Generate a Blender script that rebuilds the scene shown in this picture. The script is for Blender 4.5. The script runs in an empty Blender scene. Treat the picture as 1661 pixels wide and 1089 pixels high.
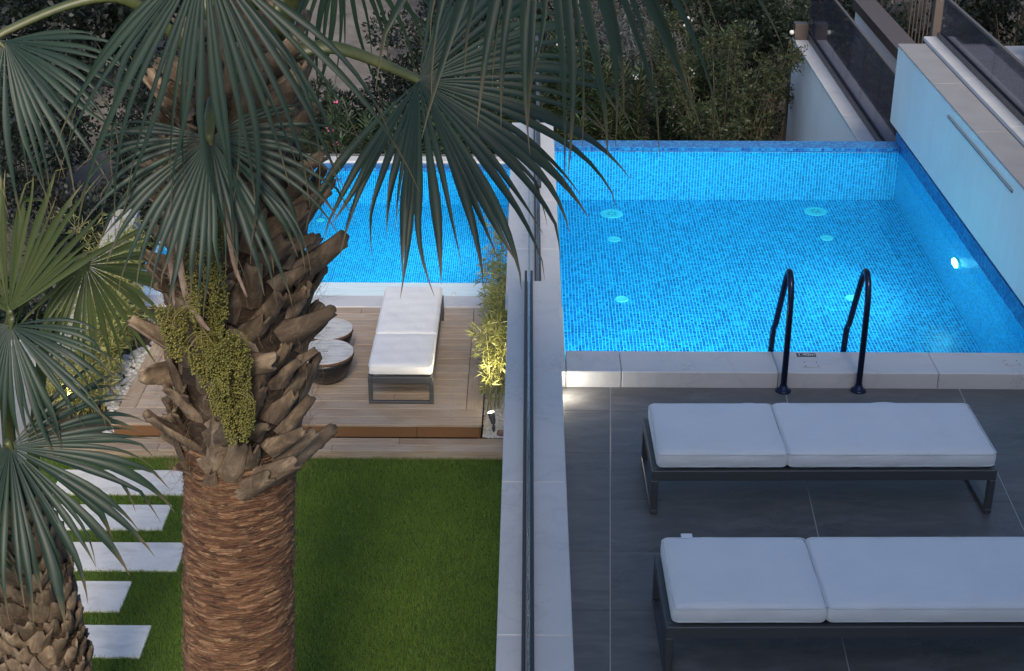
import bpy, math, random
import numpy as np
from mathutils import Vector, Matrix
R = math.radians
sc = bpy.context.scene
# ------------------------------------------------------------------ camera
CAM = Vector((0, 0, 4.8)); PITCH = R(25.437); YAW = R(0.631)
fw = Vector((-math.sin(YAW)*math.cos(PITCH), math.cos(YAW)*math.cos(PITCH), -math.sin(PITCH)))
rt = Vector((math.cos(YAW), math.sin(YAW), 0)); up = rt.cross(fw)
cd = bpy.data.cameras.new('camera'); cam = bpy.data.objects.new('camera', cd); sc.collection.objects.link(cam)
cam.matrix_world = Matrix(((rt.x, up.x, -fw.x, CAM.x), (rt.y, up.y, -fw.y, CAM.y), (rt.z, up.z, -fw.z, CAM.z), (0, 0, 0, 1)))
cd.sensor_width = 36; cd.lens = 52.45; cd.clip_end = 500; cd.clip_start = 0.05
sc.camera = cam
# ------------------------------------------------------------------ sky, sun, exposure
SUN_EL, SUN_AZ = R(37), R(174)          # azimuth clockwise from +Y: behind the camera, to the right
sdir = Vector((math.sin(SUN_AZ)*math.cos(SUN_EL), math.cos(SUN_AZ)*math.cos(SUN_EL), math.sin(SUN_EL)))
w = bpy.data.worlds.new('World'); sc.world = w; w.use_nodes = True
nt = w.node_tree; bg = nt.nodes['Background']; sky = nt.nodes.new('ShaderNodeTexSky')
sky.sky_type = 'NISHITA'; sky.sun_disc = False; sky.sun_elevation = SUN_EL; sky.sun_rotation = SUN_AZ
sky.air_density = 1.0; sky.dust_density = 1.6; sky.ozone_density = 2.6
nt.links.new(sky.outputs[0], bg.inputs[0]); bg.inputs[1].default_value = 0.14
sl = bpy.data.lights.new('sun', 'SUN'); sl.energy = 2.8; sl.angle = R(13); sl.color = (1, .86, .68)
so = bpy.data.objects.new('sun', sl); sc.collection.objects.link(so)
so.rotation_euler = sdir.to_track_quat('Z', 'Y').to_euler()
vs = sc.view_settings; vs.view_transform = 'Standard'; vs.look = 'None'; vs.gamma = 1; vs.exposure = 0.4
sc.cycles.use_denoising = True; sc.cycles.max_bounces = 10; sc.cycles.transparent_max_bounces = 16
sc.cycles.sample_clamp_indirect = 4
# ------------------------------------------------------------------ helpers
rng = np.random.default_rng(7); random.seed(7)
def nrm(v): v = np.asarray(v, float); return v/max(1e-9, np.linalg.norm(v))
def tag(o, label=None, cat=None, group=None, kind=None):
    if label: o['label'] = label
    if cat: o['category'] = cat
    if group: o['group'] = group
    if kind: o['kind'] = kind
    return o
def link(name, data, mat=None, parent=None):
    o = bpy.data.objects.new(name, data); sc.collection.objects.link(o)
    if parent is not None: o.parent = parent
    if mat is not None and data is not None: data.materials.append(mat)
    return o
def thing(name, label, cat, loc=(0, 0, 0), rz=0, group=None):
    o = link(name, None); o.location = loc; o.rotation_euler = (0, 0, rz); o.empty_display_size = .1
    return tag(o, label, cat, group)
def mesh(V, F, smooth=False, attrs=None):
    me = bpy.data.meshes.new('m'); V = np.asarray(V, np.float32)
    if isinstance(F, np.ndarray):
        m, k = F.shape; me.vertices.add(len(V)); me.vertices.foreach_set('co', V.ravel())
        me.loops.add(m*k); me.loops.foreach_set('vertex_index', F.astype(np.int32).ravel())
        me.polygons.add(m); me.polygons.foreach_set('loop_start', np.arange(0, m*k, k, dtype=np.int32))
        me.polygons.foreach_set('loop_total', np.full(m, k, np.int32)); me.update(calc_edges=True)
    else: me.from_pydata(V.tolist(), [], F)
    if smooth: me.polygons.foreach_set('use_smooth', np.ones(len(me.polygons), bool))
    for nme, a in (attrs or {}).items():
        at = me.attributes.new(nme, 'FLOAT', 'POINT'); at.data.foreach_set('value', np.asarray(a, np.float32))
    return me
class MB:
    def __init__(s): s.v = []; s.f = []
    def add(s, V, F):
        n = len(s.v); s.v += [tuple(map(float, p)) for p in V]; s.f += [tuple(i+n for i in q) for q in F]; return s
    def box(s, x0, x1, y0, y1, z0, z1, b=.004):
        b = min(b, (x1-x0)/2.5, (y1-y0)/2.5, (z1-z0)/2.5); P = []; ix = {}
        X, Y, Z = (x0, x1), (y0, y1), (z0, z1)
        for i in (0, 1):
            for j in (0, 1):
                for k in (0, 1):
                    si, sj, sk = 1-2*i, 1-2*j, 1-2*k; c = (X[i], Y[j], Z[k])
                    for a in range(3):
                        o = [b*si, b*sj, b*sk]; o[a] = 0
                        ix[i, j, k, a] = len(P); P.append((c[0]+o[0], c[1]+o[1], c[2]+o[2]))
        F = []
        for a in range(3):
            for e in (0, 1):
                o = [q for q in range(3) if q != a]; r = []
                for (p, q) in ((0, 0), (1, 0), (1, 1), (0, 1)):
                    t = [0, 0, 0]; t[a] = e; t[o[0]] = p; t[o[1]] = q; r.append(ix[(*t, a)])
                fl = (e == 1) ^ (a == 1); F.append(r if fl else r[::-1])
        for a in range(3):
            o1, o2 = [q for q in range(3) if q != a]
            for p in (0, 1):
                for q in (0, 1):
                    t0 = [0]*3; t1 = [0]*3; t0[o1] = t1[o1] = p; t0[o2] = t1[o2] = q; t1[a] = 1
                    r = [ix[(*t0, o1)], ix[(*t1, o1)], ix[(*t1, o2)], ix[(*t0, o2)]]
                    c = np.mean([P[i] for i in r], 0)-np.array([(x0+x1)/2, (y0+y1)/2, (z0+z1)/2])
                    n = np.cross(np.subtract(P[r[1]], P[r[0]]), np.subtract(P[r[2]], P[r[0]])); m = np.zeros(3); m[o1] = 2*p-1; m[o2] = 2*q-1
                    F.append(r if n@m > 0 else r[::-1])
        for i in (0, 1):
            for j in (0, 1):
                for k in (0, 1):
                    r = [ix[i, j, k, a] for a in range(3)]; n = np.cross(np.subtract(P[r[1]], P[r[0]]), np.subtract(P[r[2]], P[r[0]]))
                    F.append(r if n@np.array([2*i-1, 2*j-1, 2*k-1]) > 0 else r[::-1])
        return s.add(P, F)
    def prism(s, poly, z0, z1, b=.003):        # convex polygon (ccw) with chamfered top
        P = np.array(poly, float); n = len(P); c = P.mean(0); Q = c+(P-c)*(1-b/np.linalg.norm(P-c, axis=1)[:, None]*1.4)
        V = [(*p, z0) for p in P]+[(*p, z1-b) for p in P]+[(*p, z1) for p in Q]
        F = [tuple(range(2*n, 3*n))]+[(i, (i+1) % n, n+(i+1) % n, n+i) for i in range(n)]+[(n+i, n+(i+1) % n, 2*n+(i+1) % n, 2*n+i) for i in range(n)]
        return s.add(V, F+[tuple(range(n))[::-1]])
    def lathe(s, prof, n=32, c=(0, 0, 0)):
        V = [(c[0]+r*math.cos(2*math.pi*i/n), c[1]+r*math.sin(2*math.pi*i/n), c[2]+z) for r, z in prof for i in range(n)]
        F = [(j*n+i, j*n+(i+1) % n, (j+1)*n+(i+1) % n, (j+1)*n+i) for j in range(len(prof)-1) for i in range(n)]
        F += [tuple(range(n))[::-1], tuple((len(prof)-1)*n+i for i in range(n))]
        return s.add(V, F)
    def tube(s, pts, rad, n=8, flat=1.0, upv=(0, 0, 1)):
        P = np.array(pts, float); m = len(P); rad = np.broadcast_to(np.asarray(rad, float), (m,)); V = []
        for i in range(m):
            t = nrm(P[min(i+1, m-1)]-P[max(i-1, 0)]); u = np.cross(t, upv)
            if np.linalg.norm(u) < 1e-3: u = np.cross(t, (1, .1, 0))
            u = nrm(u); v = np.cross(u, t)
            for k in range(n):
                a = 2*math.pi*k/n; V.append(P[i]+rad[i]*(math.cos(a)*u+flat*math.sin(a)*v))
        F = [(j*n+i, j*n+(i+1) % n, (j+1)*n+(i+1) % n, (j+1)*n+i) for j in range(m-1) for i in range(n)]
        F += [tuple(range(n))[::-1], tuple((m-1)*n+i for i in range(n))]
        return s.add(V, F)
    def build(s, name, mat, parent=None, smooth=False):
        return link(name, mesh(s.v, s.f, smooth), mat, parent)
def bx(name, mat, parent, *a, b=.004): return MB().box(*a, b=b).build(name, mat, parent)
def bez(p, n=16):                               # Catmull-Rom through points
    p = [np.array(q, float) for q in p]; p = [2*p[0]-p[1]]+p+[2*p[-1]-p[-2]]; out = []
    for i in range(1, len(p)-2):
        for t in np.linspace(0, 1, n, endpoint=False):
            a, b_, c, d = p[i-1], p[i], p[i+1], p[i+2]
            out.append(.5*((2*b_)+(c-a)*t+(2*a-5*b_+4*c-d)*t*t+(3*b_-a-3*c+d)*t**3))
    return out+[p[-2]]
# ------------------------------------------------------------------ materials
class NT:
    def __init__(s, name):
        s.m = bpy.data.materials.new(name); s.m.use_nodes = True; s.t = s.m.node_tree; s.b = s.t.nodes['Principled BSDF']; s.o = s.t.nodes['Material Output']
    def n(s, typ, ins=None, **kw):
        x = s.t.nodes.new('ShaderNode'+typ)
        for k, v in kw.items(): setattr(x, k, v)
        for k, v in (ins or {}).items(): s.set(x.inputs[k], v)
        return x
    def set(s, inp, v):
        if isinstance(v, bpy.types.NodeSocket): s.t.links.new(v, inp)
        elif isinstance(v, bpy.types.Node): s.t.links.new(v.outputs[0], inp)
        else: inp.default_value = (*v, 1) if isinstance(v, tuple) and len(v) == 3 and inp.type == 'RGBA' else v
    def math(s, op, a, b=0.0, c=0.0):
        return s.n('Math', {0: a, 1: b, 2: c}, operation=op).outputs[0]
    def ramp(s, f, stops, interp='LINEAR'):
        x = s.n('ValToRGB', {0: f}); e = x.color_ramp.elements; x.color_ramp.interpolation = interp
        while len(e) < len(stops): e.new(.5)
        for q, (p, c) in zip(e, stops): q.position = p; q.color = (*c, 1) if len(c) == 3 else c
        return x.outputs[0]
    def mix(s, f, a, b, typ='MIX'):
        x = s.n('Mix', data_type='RGBA', blend_type=typ); s.set(x.inputs[0], f); s.set(x.inputs[6], a); s.set(x.inputs[7], b); return x.outputs[2]
    def coord(s, which='Object', scale=(1, 1, 1)):
        c = s.n('TexCoord').outputs[which] if which != 'World' else s.n('NewGeometry').outputs['Position']
        return s.n('Mapping', {0: c, 3: scale}).outputs[0]
    def noise(s, v, scale, detail=4, rough=.55, dist=0): return s.n('TexNoise', {'Vector': v, 'Scale': scale, 'Detail': detail, 'Roughness': rough, 'Distortion': dist}).outputs[0]
    def bump(s, h, strength=.3, dist=.01): s.set(s.b.inputs['Normal'], s.n('Bump', {'Strength': strength, 'Distance': dist, 'Height': h}).outputs[0])
    def p(s, **kw):
        for k, v in kw.items(): s.set(s.b.inputs[k.replace('_', ' ')], v)
        return s
def m_plain(name, col, rough=.5, metal=0, var=.12, scale=6, bump=.05):
    a = NT(name); c = a.coord('World'); n1 = a.noise(c, scale, 6); 
    a.p(Base_Color=a.mix(n1, tuple(x*(1-var) for x in col), tuple(min(1, x*(1+var)) for x in col)), Roughness=rough, Metallic=metal)
    a.bump(a.noise(c, 180, 3), bump, .002); return a.m
def m_marble():
    a = NT('marble'); c = a.coord('World'); r = a.n('ObjectInfo').outputs['Random']; off = a.n('VectorMath', {0: c, 1: a.n('CombineXYZ', {0: a.math('MULTIPLY', r, 13.), 1: a.math('MULTIPLY', r, 7.)})}, operation='ADD').outputs[0]
    n1 = a.noise(off, 1.7, 7, .6, .5); v = a.math('ABSOLUTE', a.math('SUBTRACT', n1, .5)); vein = a.ramp(v, [(0, (1, 1, 1)), (.035, (0, 0, 0))])
    cl = a.noise(off, 1.6, 5); base = a.mix(cl, (.42, .43, .45), (.60, .60, .61)); base = a.mix(a.math('MULTIPLY', vein, .22), base, (.33, .34, .37))
    cr = a.noise(off, 6, 9, .7, .8); crack = a.ramp(a.math('ABSOLUTE', a.math('SUBTRACT', cr, .5)), [(0, (1, 1, 1)), (.006, (0, 0, 0))]); gate = a.ramp(a.noise(off, 2.3, 2), [(.58, (0, 0, 0)), (.64, (1, 1, 1))])
    base = a.mix(a.math('MULTIPLY', a.math('MULTIPLY', crack, gate), .8), base, (.12, .11, .11))
    a.p(Base_Color=base, Roughness=a.ramp(cl, [(.3, (.42,)*3), (.7, (.6,)*3)])); a.bump(a.noise(c, 120, 4), .08, .002); return a.m
def m_slate():
    a = NT('slate_tile'); c = a.coord('World'); r = a.n('ObjectInfo').outputs['Random']
    off = a.n('VectorMath', {0: c, 1: a.n('CombineXYZ', {0: a.math('MULTIPLY', r, 31.), 1: a.math('MULTIPLY', r, 17.)})}, operation='ADD').outputs[0]
    st = a.n('Mapping', {0: off, 2: (0, 0, -.16), 3: (1.5, 4.2, 1)}).outputs[0]
    n1 = a.noise(st, 2.2, 9, .66, .6); base = a.ramp(n1, [(.3, (.085, .084, .086)), (.5, (.125, .122, .12)), (.7, (.185, .18, .175))])
    n2 = a.noise(st, 5.5, 8, .7, 1.0); vein = a.ramp(a.math('ABSOLUTE', a.math('SUBTRACT', n2, .5)), [(0, (1, 1, 1)), (.02, (0, 0, 0))]); gate = a.ramp(a.noise(off, 1.7, 3), [(.52, (0, 0, 0)), (.66, (1, 1, 1))])
    base = a.mix(a.math('MULTIPLY', a.math('MULTIPLY', vein, gate), .9), base, (.018, .018, .02)); base = a.mix(a.math('MULTIPLY', r, .25), base, (.11, .108, .105))
    a.p(Base_Color=base, Roughness=a.ramp(n1, [(.3, (.38,)*3), (.7, (.55,)*3)])); a.bump(a.noise(st, 14, 8, .7), .18, .003); return a.m
def m_mosaic(name='mosaic', k=1., grout=(.55, .84, .92)):
    a = NT(name); g = a.n('NewGeometry'); P = a.n('SeparateXYZ', {0: g.outputs['Position']}); N = a.n('SeparateXYZ', {0: g.outputs['True Normal']})
    ax = a.math('GREATER_THAN', a.math('ABSOLUTE', N.outputs[0]), .5); az = a.math('GREATER_THAN', a.math('ABSOLUTE', N.outputs[2]), .5)
    mx = lambda f, p, q: a.math('ADD', a.math('MULTIPLY', p, a.math('SUBTRACT', 1., f)), a.math('MULTIPLY', q, f))
    u = a.math('MULTIPLY', mx(ax, P.outputs[0], P.outputs[1]), 1/.0285); v = a.math('MULTIPLY', mx(az, P.outputs[2], P.outputs[1]), 1/.0285)
    cell = a.n('CombineXYZ', {0: a.math('FLOOR', u), 1: a.math('FLOOR', v), 2: a.math('ADD', a.math('MULTIPLY', ax, 5.), az)}); wn = a.n('TexWhiteNoise', {0: cell}, noise_dimensions='3D')
    big = a.noise(a.n('Mapping', {0: g.outputs['Position'], 3: (1, 1, 1)}).outputs[0], 6, 3)
    col = a.ramp(a.math('ADD', a.math('MULTIPLY', wn.outputs[0], .8), a.math('MULTIPLY', big, .2)), [(p_, tuple(q*k for q in c_)) for p_, c_ in ((0, (.002, .02, .18)), (.25, (.004, .09, .39)), (.55, (.005, .19, .55)), (.8, (.01, .31, .67)), (1, (.05, .50, .80)))])
    fu = a.math('FRACT', u); fv = a.math('FRACT', v)
    ed = a.math('MAXIMUM', a.math('GREATER_THAN', a.math('ABSOLUTE', a.math('SUBTRACT', fu, .5)), .415), a.math('GREATER_THAN', a.math('ABSOLUTE', a.math('SUBTRACT', fv, .5)), .445))
    a.p(Base_Color=a.mix(ed, col, grout), Roughness=a.math('ADD', .30, a.math('MULTIPLY', ed, .5))); a.bump(a.math('SUBTRACT', 1., ed), .3, .002); return a.m
def m_wood():
    a = NT('deck_wood'); c = a.coord('Object'); r = a.n('ObjectInfo').outputs['Random']
    off = a.n('VectorMath', {0: c, 1: a.n('CombineXYZ', {0: a.math('MULTIPLY', r, 40.), 1: a.math('MULTIPLY', r, 23.), 2: r})}, operation='ADD').outputs[0]
    st = a.n('Mapping', {0: off, 3: (1.2, 26, 26)}).outputs[0]; n1 = a.noise(st, 2.2, 8, .65, .5)
    base = a.ramp(n1, [(.25, (.24, .172, .118)), (.5, (.40, .31, .23)), (.75, (.53, .435, .345))]); rr = a.n('Mapping', {0: off, 3: (3, 160, 160)}).outputs[0]
    base = a.mix(a.math('MULTIPLY', r, .5), base, (.24, .165, .11)); base = a.mix(a.ramp(a.noise(off, 2.5, 4), [(.45, (0,)*3), (.8, (.5,)*3)]), base, (.44, .41, .38))
    a.p(Base_Color=base, Roughness=.62); a.bump(a.noise(rr, 1.4, 4), .35, .003); return a.m
def m_fabric():
    a = NT('cushion_fabric'); c = a.coord('Object'); w1 = a.n('TexWave', {'Vector': c, 'Scale': 260., 'Distortion': .6}).outputs[1]; n1 = a.noise(c, 3.5, 5)
    a.p(Base_Color=a.mix(n1, (.66, .665, .675), (.76, .76, .765)), Roughness=.85, Sheen_Weight=.15)
    h = a.math('ADD', a.math('ADD', a.noise(c, 5, 5), a.math('MULTIPLY', a.noise(a.n('Mapping', {0: c, 2: (0, 0, .5), 3: (3, 14, 3)}).outputs[0], 2.2, 4), .55)), a.math('MULTIPLY', w1, .05)); a.bump(h, .42, .014); return a.m
def m_stucco():
    a = NT('stucco'); c = a.coord('World'); st = a.n('Mapping', {0: c, 3: (9, 9, .5)}).outputs[0]; n1 = a.noise(st, 1.6, 8, .6); n2 = a.noise(c, 1.1, 4)
    base = a.mix(n1, (.76, .735, .71), (.85, .83, .81)); base = a.mix(a.ramp(n2, [(.4, (0,)*3), (.75, (.35,)*3)]), base, (.55, .55, .54))
    a.p(Base_Color=base, Roughness=.85); a.bump(a.math('ADD', a.noise(c, 60, 6), a.math('MULTIPLY', n1, .8)), .22, .006); return a.m
def m_leaf(name, c0, c1, tip=None, rough=.5, trans=.3, spec=.4):
    a = NT(name); r = a.n('Attribute', attribute_name='rnd').outputs['Fac']; o = a.n('ObjectInfo').outputs['Random']
    f = a.math('MULTIPLY_ADD', o, .3, a.math('MULTIPLY', r, .8)); col = a.mix(f, c0, c1)
    if tip:
        t = a.n('Attribute', attribute_name='tt').outputs['Fac']; col = a.mix(a.ramp(t, [(.80, (0,)*3), (.97, (.85,)*3)]), col, tip)
    a.p(Base_Color=col, Roughness=rough); a.set(a.b.inputs['Specular IOR Level'], spec)
    tr = a.n('BsdfTranslucent', {0: a.mix(.35, col, (.35, .42, .06), 'MIX')}); mx = a.n('MixShader', {0: trans, 1: a.b.outputs[0], 2: tr.outputs[0]}); a.set(a.o.inputs[0], mx.outputs[0]); return a.m
def m_rough(name, c0, c1, c2, scale=(1, 1, 1), ns=8, rough=.85, rndmix=.4, bump=.5, coord='Object'):
    a = NT(name); c = a.coord(coord, scale); r = a.n('ObjectInfo').outputs['Random']
    off = a.n('VectorMath', {0: c, 1: a.n('CombineXYZ', {0: a.math('MULTIPLY', r, 9.), 1: a.math('MULTIPLY', r, 5.)})}, operation='ADD').outputs[0]; n1 = a.noise(off, ns, 8, .68, .4)
    col = a.ramp(n1, [(.3, c0), (.5, c1), (.72, c2)]); col = a.mix(a.math('MULTIPLY', r, rndmix), col, c0)
    a.p(Base_Color=col, Roughness=rough); a.bump(n1, bump, .01); return a.m
def m_glass(name, tint=(.55, .56, .62), f0=.06, milk=0., mcol=(.2, .2, .24)):
    a = NT(name); tr = a.n('BsdfTransparent', {0: tint}); gl = a.n('BsdfGlossy', {0: (.9, .92, 1.), 'Roughness': .02}); fr = a.n('LayerWeight', {0: .12}); fac = a.math('MULTIPLY_ADD', fr.outputs[0], .6, f0)
    body = a.n('MixShader', {0: milk, 1: tr.outputs[0], 2: a.n('BsdfDiffuse', {0: mcol}).outputs[0]})
    a.set(a.o.inputs[0], a.n('MixShader', {0: fac, 1: body.outputs[0], 2: gl.outputs[0]}).outputs[0]); return a.m
def m_water():
    a = NT('water'); c = a.coord('World'); h = a.noise(c, 5, 2, .4); gl = a.n('BsdfGlass', {'Color': (.17, .93, 1.), 'Roughness': 0., 'IOR': 1.33})
    a.set(gl.inputs['Normal'], a.n('Bump', {'Strength': .045, 'Distance': .02, 'Height': h}).outputs[0]); a.set(a.o.inputs[0], gl.outputs[0]); return a.m
def m_emit(name, col, s):
    a = NT(name); e = a.n('Emission', {0: col, 1: s}); a.set(a.o.inputs[0], e.outputs[0]); return a.m
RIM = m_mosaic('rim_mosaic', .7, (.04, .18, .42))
MARBLE, SLATE, MOSAIC, WOOD, FABRIC, STUCCO, WATER = m_marble(), m_slate(), m_mosaic(), m_wood(), m_fabric(), m_stucco(), m_water()
METAL = m_plain('charcoal_metal', (.08, .083, .088), .42, .3, .1); BLUEMETAL = m_plain('navy_rail', (.012, .018, .05), .22, .6, .05)
CHANNEL = m_plain('grey_channel', (.048, .046, .05), .45, .3, .1); BRONZE = m_plain('bronze_metal', (.10, .078, .068), .5, .2, .15)
LEDGE = m_plain('ledge_stone', (.25, .25, .265), .8, 0, .2, 4, .2); GROUT = m_plain('grout', (.42, .41, .40), .9); CONC = m_plain('concrete', (.36, .355, .345), .85, 0, .2, 4, .2); FASCIA = m_plain('brown_board', (.17, .082, .032), .55, 0, .1, 3, .05)
PAVER = m_rough('paver_stone', (.55, .54, .53), (.70, .70, .69), (.78, .77, .75), (1, 2.2, 1), 4, .75, .12, .2, 'World'); SOIL = m_rough('soil', (.018, .012, .008), (.04, .028, .018), (.075, .055, .038), (1, 1, 1), 9, .95, 0, .8, 'World')
EARTH = m_rough('earth', (.07, .065, .062), (.12, .112, .108), (.18, .17, .165), (1, 1, 1), 1.5, .95, 0, .5, 'World'); PEBBLE = m_rough('pebble', (.22, .22, .23), (.45, .45, .45), (.65, .64, .62), (1, 1, 1), 14, .6, 0, .05, 'World')
GRAVEL = m_rough('white_gravel', (.45, .43, .40), (.62, .60, .56), (.75, .73, .70), (1, 1, 1), 40, .8, 0, .1, 'World'); WHITE = m_plain('white_paint', (.72, .72, .72), .5); STEEL = m_rough('wet_slab', (.50, .66, .70), (.66, .80, .82), (.82, .88, .88), (.6, 14, 1), 2.5, .18, 0, .02, 'World')
FITTING = m_plain('pale_fitting', (.62, .75, .78), .4); BLACK = m_plain('black_shell', (.012, .012, .014), .35); PRINT = m_plain('white_print', (.8, .8, .8), .6); PLATE = m_plain('black_plate', (.01, .01, .012), .4)
TABLETOP = m_rough('table_marble', (.30, .27, .24), (.52, .50, .47), (.64, .62, .59), (2, 9, 1), 3, .35, 0, .05)
GLASS, GLASSD = m_glass('clear_glass', (.86, .90, .90), .03), m_glass('smoked_glass', (.52, .52, .56), .10, .22, (.16, .15, .19))
LEAF_P = m_leaf('palm_leaf', (.007, .022, .022), (.018, .040, .030), (.17, .13, .08), .45, .2, .35); LEAF_LIT = m_leaf('lit_palm_leaf', (.034, .055, .02), (.085, .11, .038), (.28, .24, .12), .45, .35)  # second leaf is a paler yellow-green copy, backlight put into its colour
PETIOLE = m_rough('petiole', (.030, .045, .014), (.055, .068, .020), (.10, .105, .034), (1, 1, 1), 6, .45, .2, .1)
BARK = m_rough('palm_bark', (.05, .018, .009), (.15, .066, .032), (.40, .25, .14), (1, 1, 16), 7, .9, 0, .9); BOOT = m_rough('leaf_base', (.04, .030, .022), (.16, .115, .078), (.44, .34, .24), (1, 1, .3), 13, .85, .6, .7)
_a = NT('ringed_bark'); _r = _a.n('Attribute', attribute_name='rnd').outputs['Fac']; _n = _a.noise(_a.coord('Object', (1.3, 1.3, 42)), 6, 9, .75, .2)
_f = _a.math('MULTIPLY_ADD', _r, .16, _a.math('MULTIPLY', _n, .84)); _a.p(Base_Color=_a.ramp(_f, [(.36, (.024, .011, .007)), (.46, (.092, .040, .021)), (.56, (.18, .088, .045)), (.68, (.42, .28, .16))]), Roughness=.9); _a.bump(_n, .8, .01); BARKR = _a.m
FIBRE = m_rough('fibre', (.06, .032, .018), (.17, .105, .055), (.36, .26, .15), (1, 1, 1), 30, .9, 0, .1); CORE = m_rough('dark_core', (.012, .008, .006), (.035, .022, .014), (.09, .06, .038), (1, 1, 4), 14, .95, 0, .9); FRUIT = m_leaf('fruit', (.085, .09, .018), (.24, .22, .060), None, .55, .05); SPATHE = m_rough('spathe', (.14, .085, .07), (.24, .17, .14), (.36, .29, .24), (1, 1, 1), 12, .7, 0, .2)
STALK = m_plain('fruit_stalk', (.22, .19, .055), .6)
GRASS = m_leaf('grass', (.085, .175, .024), (.22, .34, .060), None, .6, .35); LAWN = m_rough('lawn_soil', (.03, .055, .010), (.05, .085, .015), (.07, .11, .02), (1, 1, 1), 20, .95, 0, .5, 'World')
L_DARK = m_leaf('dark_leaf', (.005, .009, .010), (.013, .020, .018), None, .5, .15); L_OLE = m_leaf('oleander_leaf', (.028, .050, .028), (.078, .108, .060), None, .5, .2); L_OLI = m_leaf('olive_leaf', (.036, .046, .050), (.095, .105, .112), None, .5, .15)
L_POM = m_leaf('fresh_leaf', (.018, .030, .016), (.060, .075, .034), None, .5, .3); L_MID = m_leaf('mid_leaf', (.008, .016, .012), (.022, .034, .021), None, .5, .2); L_BAM = m_leaf('bamboo_leaf', (.16, .18, .05), (.40, .40, .16), None, .5, .35); L_DRY = m_leaf('dry_grass', (.06, .06, .05), (.15, .14, .12), None, .7, .2)
TWIG = m_plain('twig', (.06, .045, .032), .85, 0, .3, 20); CULM = m_plain('culm', (.28, .26, .09), .5); FLOWER = m_plain('white_flower', (.75, .72, .74), .6); FLOWERP = m_plain('pink_flower', (.6, .12, .25), .6); TEAK = m_plain('teak', (.10, .055, .035), .6, 0, .3, 10); ROCK = m_rough('rock', (.10, .06, .045), (.2, .13, .1), (.3, .22, .18), (1, 1, 1), 15, .9)
LENS_POOL = m_emit('pool_lens', (.9, .98, 1.), 90); LENS_WARM = m_emit('warm_lens', (1., .86, .6), 25)
# ------------------------------------------------------------------ terrain
def sheet(name, fn, x0, x1, y0, y1, nx, ny, mat, kind='structure'):
    xs, ys = np.meshgrid(np.linspace(x0, x1, nx), np.linspace(y0, y1, ny)); V = np.stack([xs.ravel(), ys.ravel(), fn(xs, ys).ravel()], 1)
    i = (np.arange(ny-1)[:, None]*nx+np.arange(nx-1)[None]).ravel(); return tag(link(name, mesh(V, np.stack([i, i+1, i+nx+1, i+nx], 1), True), mat), kind=kind)
def gz(x, y):
    x, y = np.asarray(x, float), np.asarray(y, float)
    return -4.6+np.clip((y-21)/8, 0, 1)*1.8+np.clip((y-29)/30, 0, 1)*9+np.clip((y-60)/100, 0, 1)*14+np.clip((x-4.5)/3, 0, 1)*np.clip((y-14)/4, 0, 1)*2.6+.12*np.sin(x*1.3+y*.7)
sheet('ground', gz, -120, 120, -60, 260, 160, 220, EARTH)
# ------------------------------------------------------------------ upper terrace, its tiles and its pool
TX0, TX1, PY0, PY1, PX0, PX1 = .19, 3.72, 9.60, 14.30, .27, 3.72
tf = tag(bx('terrace_floor', GROUT, None, TX0, 4.2, 2.0, 9.27, -.3, -.003, b=.002), kind='structure')
rows = [9.262, 8.912]+[8.912-.568*k for k in range(1, 11)]
colx = lambda k, y: .584+1.216*k+.048*(y-9.28)
for i in range(len(rows)-1):
    ya, yb = rows[i+1]+.0015, rows[i]-.0015
    for k in range(-1, 3):
        xl = lambda y: max(TX0+.012, colx(k, y)+.0032) if k >= 0 else TX0+.012
        xr = lambda y: min(3.715, colx(k+1, y)-.0032)
        MB().prism([(xl(ya), ya), (xr(ya), ya), (xr(yb), yb), (xl(yb), yb)], -.02, random.uniform(-.0006, .0006), .0015).build('floor_tile', SLATE, tf)
pool = tag(link('upper_pool_basin', None), kind='structure')
def basin(par, x0, x1, y0, y1, zw, zf, far_t=.22, sides=True):
    MB().box(x0-.1, x1+.1, y0-.1, y1+.1, zf-.15, zf, .001).build('pool_floor', MOSAIC, par)
    MB().box(x0-.1, x0, y0, y1, zf+.001, zw+.05, .001).build('pool_side_wall', MOSAIC, par)
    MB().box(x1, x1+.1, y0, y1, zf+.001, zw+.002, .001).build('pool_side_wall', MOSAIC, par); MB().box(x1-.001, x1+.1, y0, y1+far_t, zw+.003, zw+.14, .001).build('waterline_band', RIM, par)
    MB().box(x0-.1, x1+.1, y0-.1, y0-.001, zf+.001, zw-.03, .001).build('pool_end_wall', MOSAIC, par)
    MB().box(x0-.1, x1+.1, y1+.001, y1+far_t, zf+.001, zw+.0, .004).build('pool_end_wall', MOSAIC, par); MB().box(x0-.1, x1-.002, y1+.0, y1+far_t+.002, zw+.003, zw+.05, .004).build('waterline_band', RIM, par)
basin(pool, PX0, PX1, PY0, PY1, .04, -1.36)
wp = tag(link('upper_pool_water', mesh([(PX0, PY0-.02, .04), (PX1, PY0-.02, .04), (PX1, PY1+.0, .04), (PX0, PY1+.0, .04)], [(0, 1, 2, 3)]), WATER), kind='structure')
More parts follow.
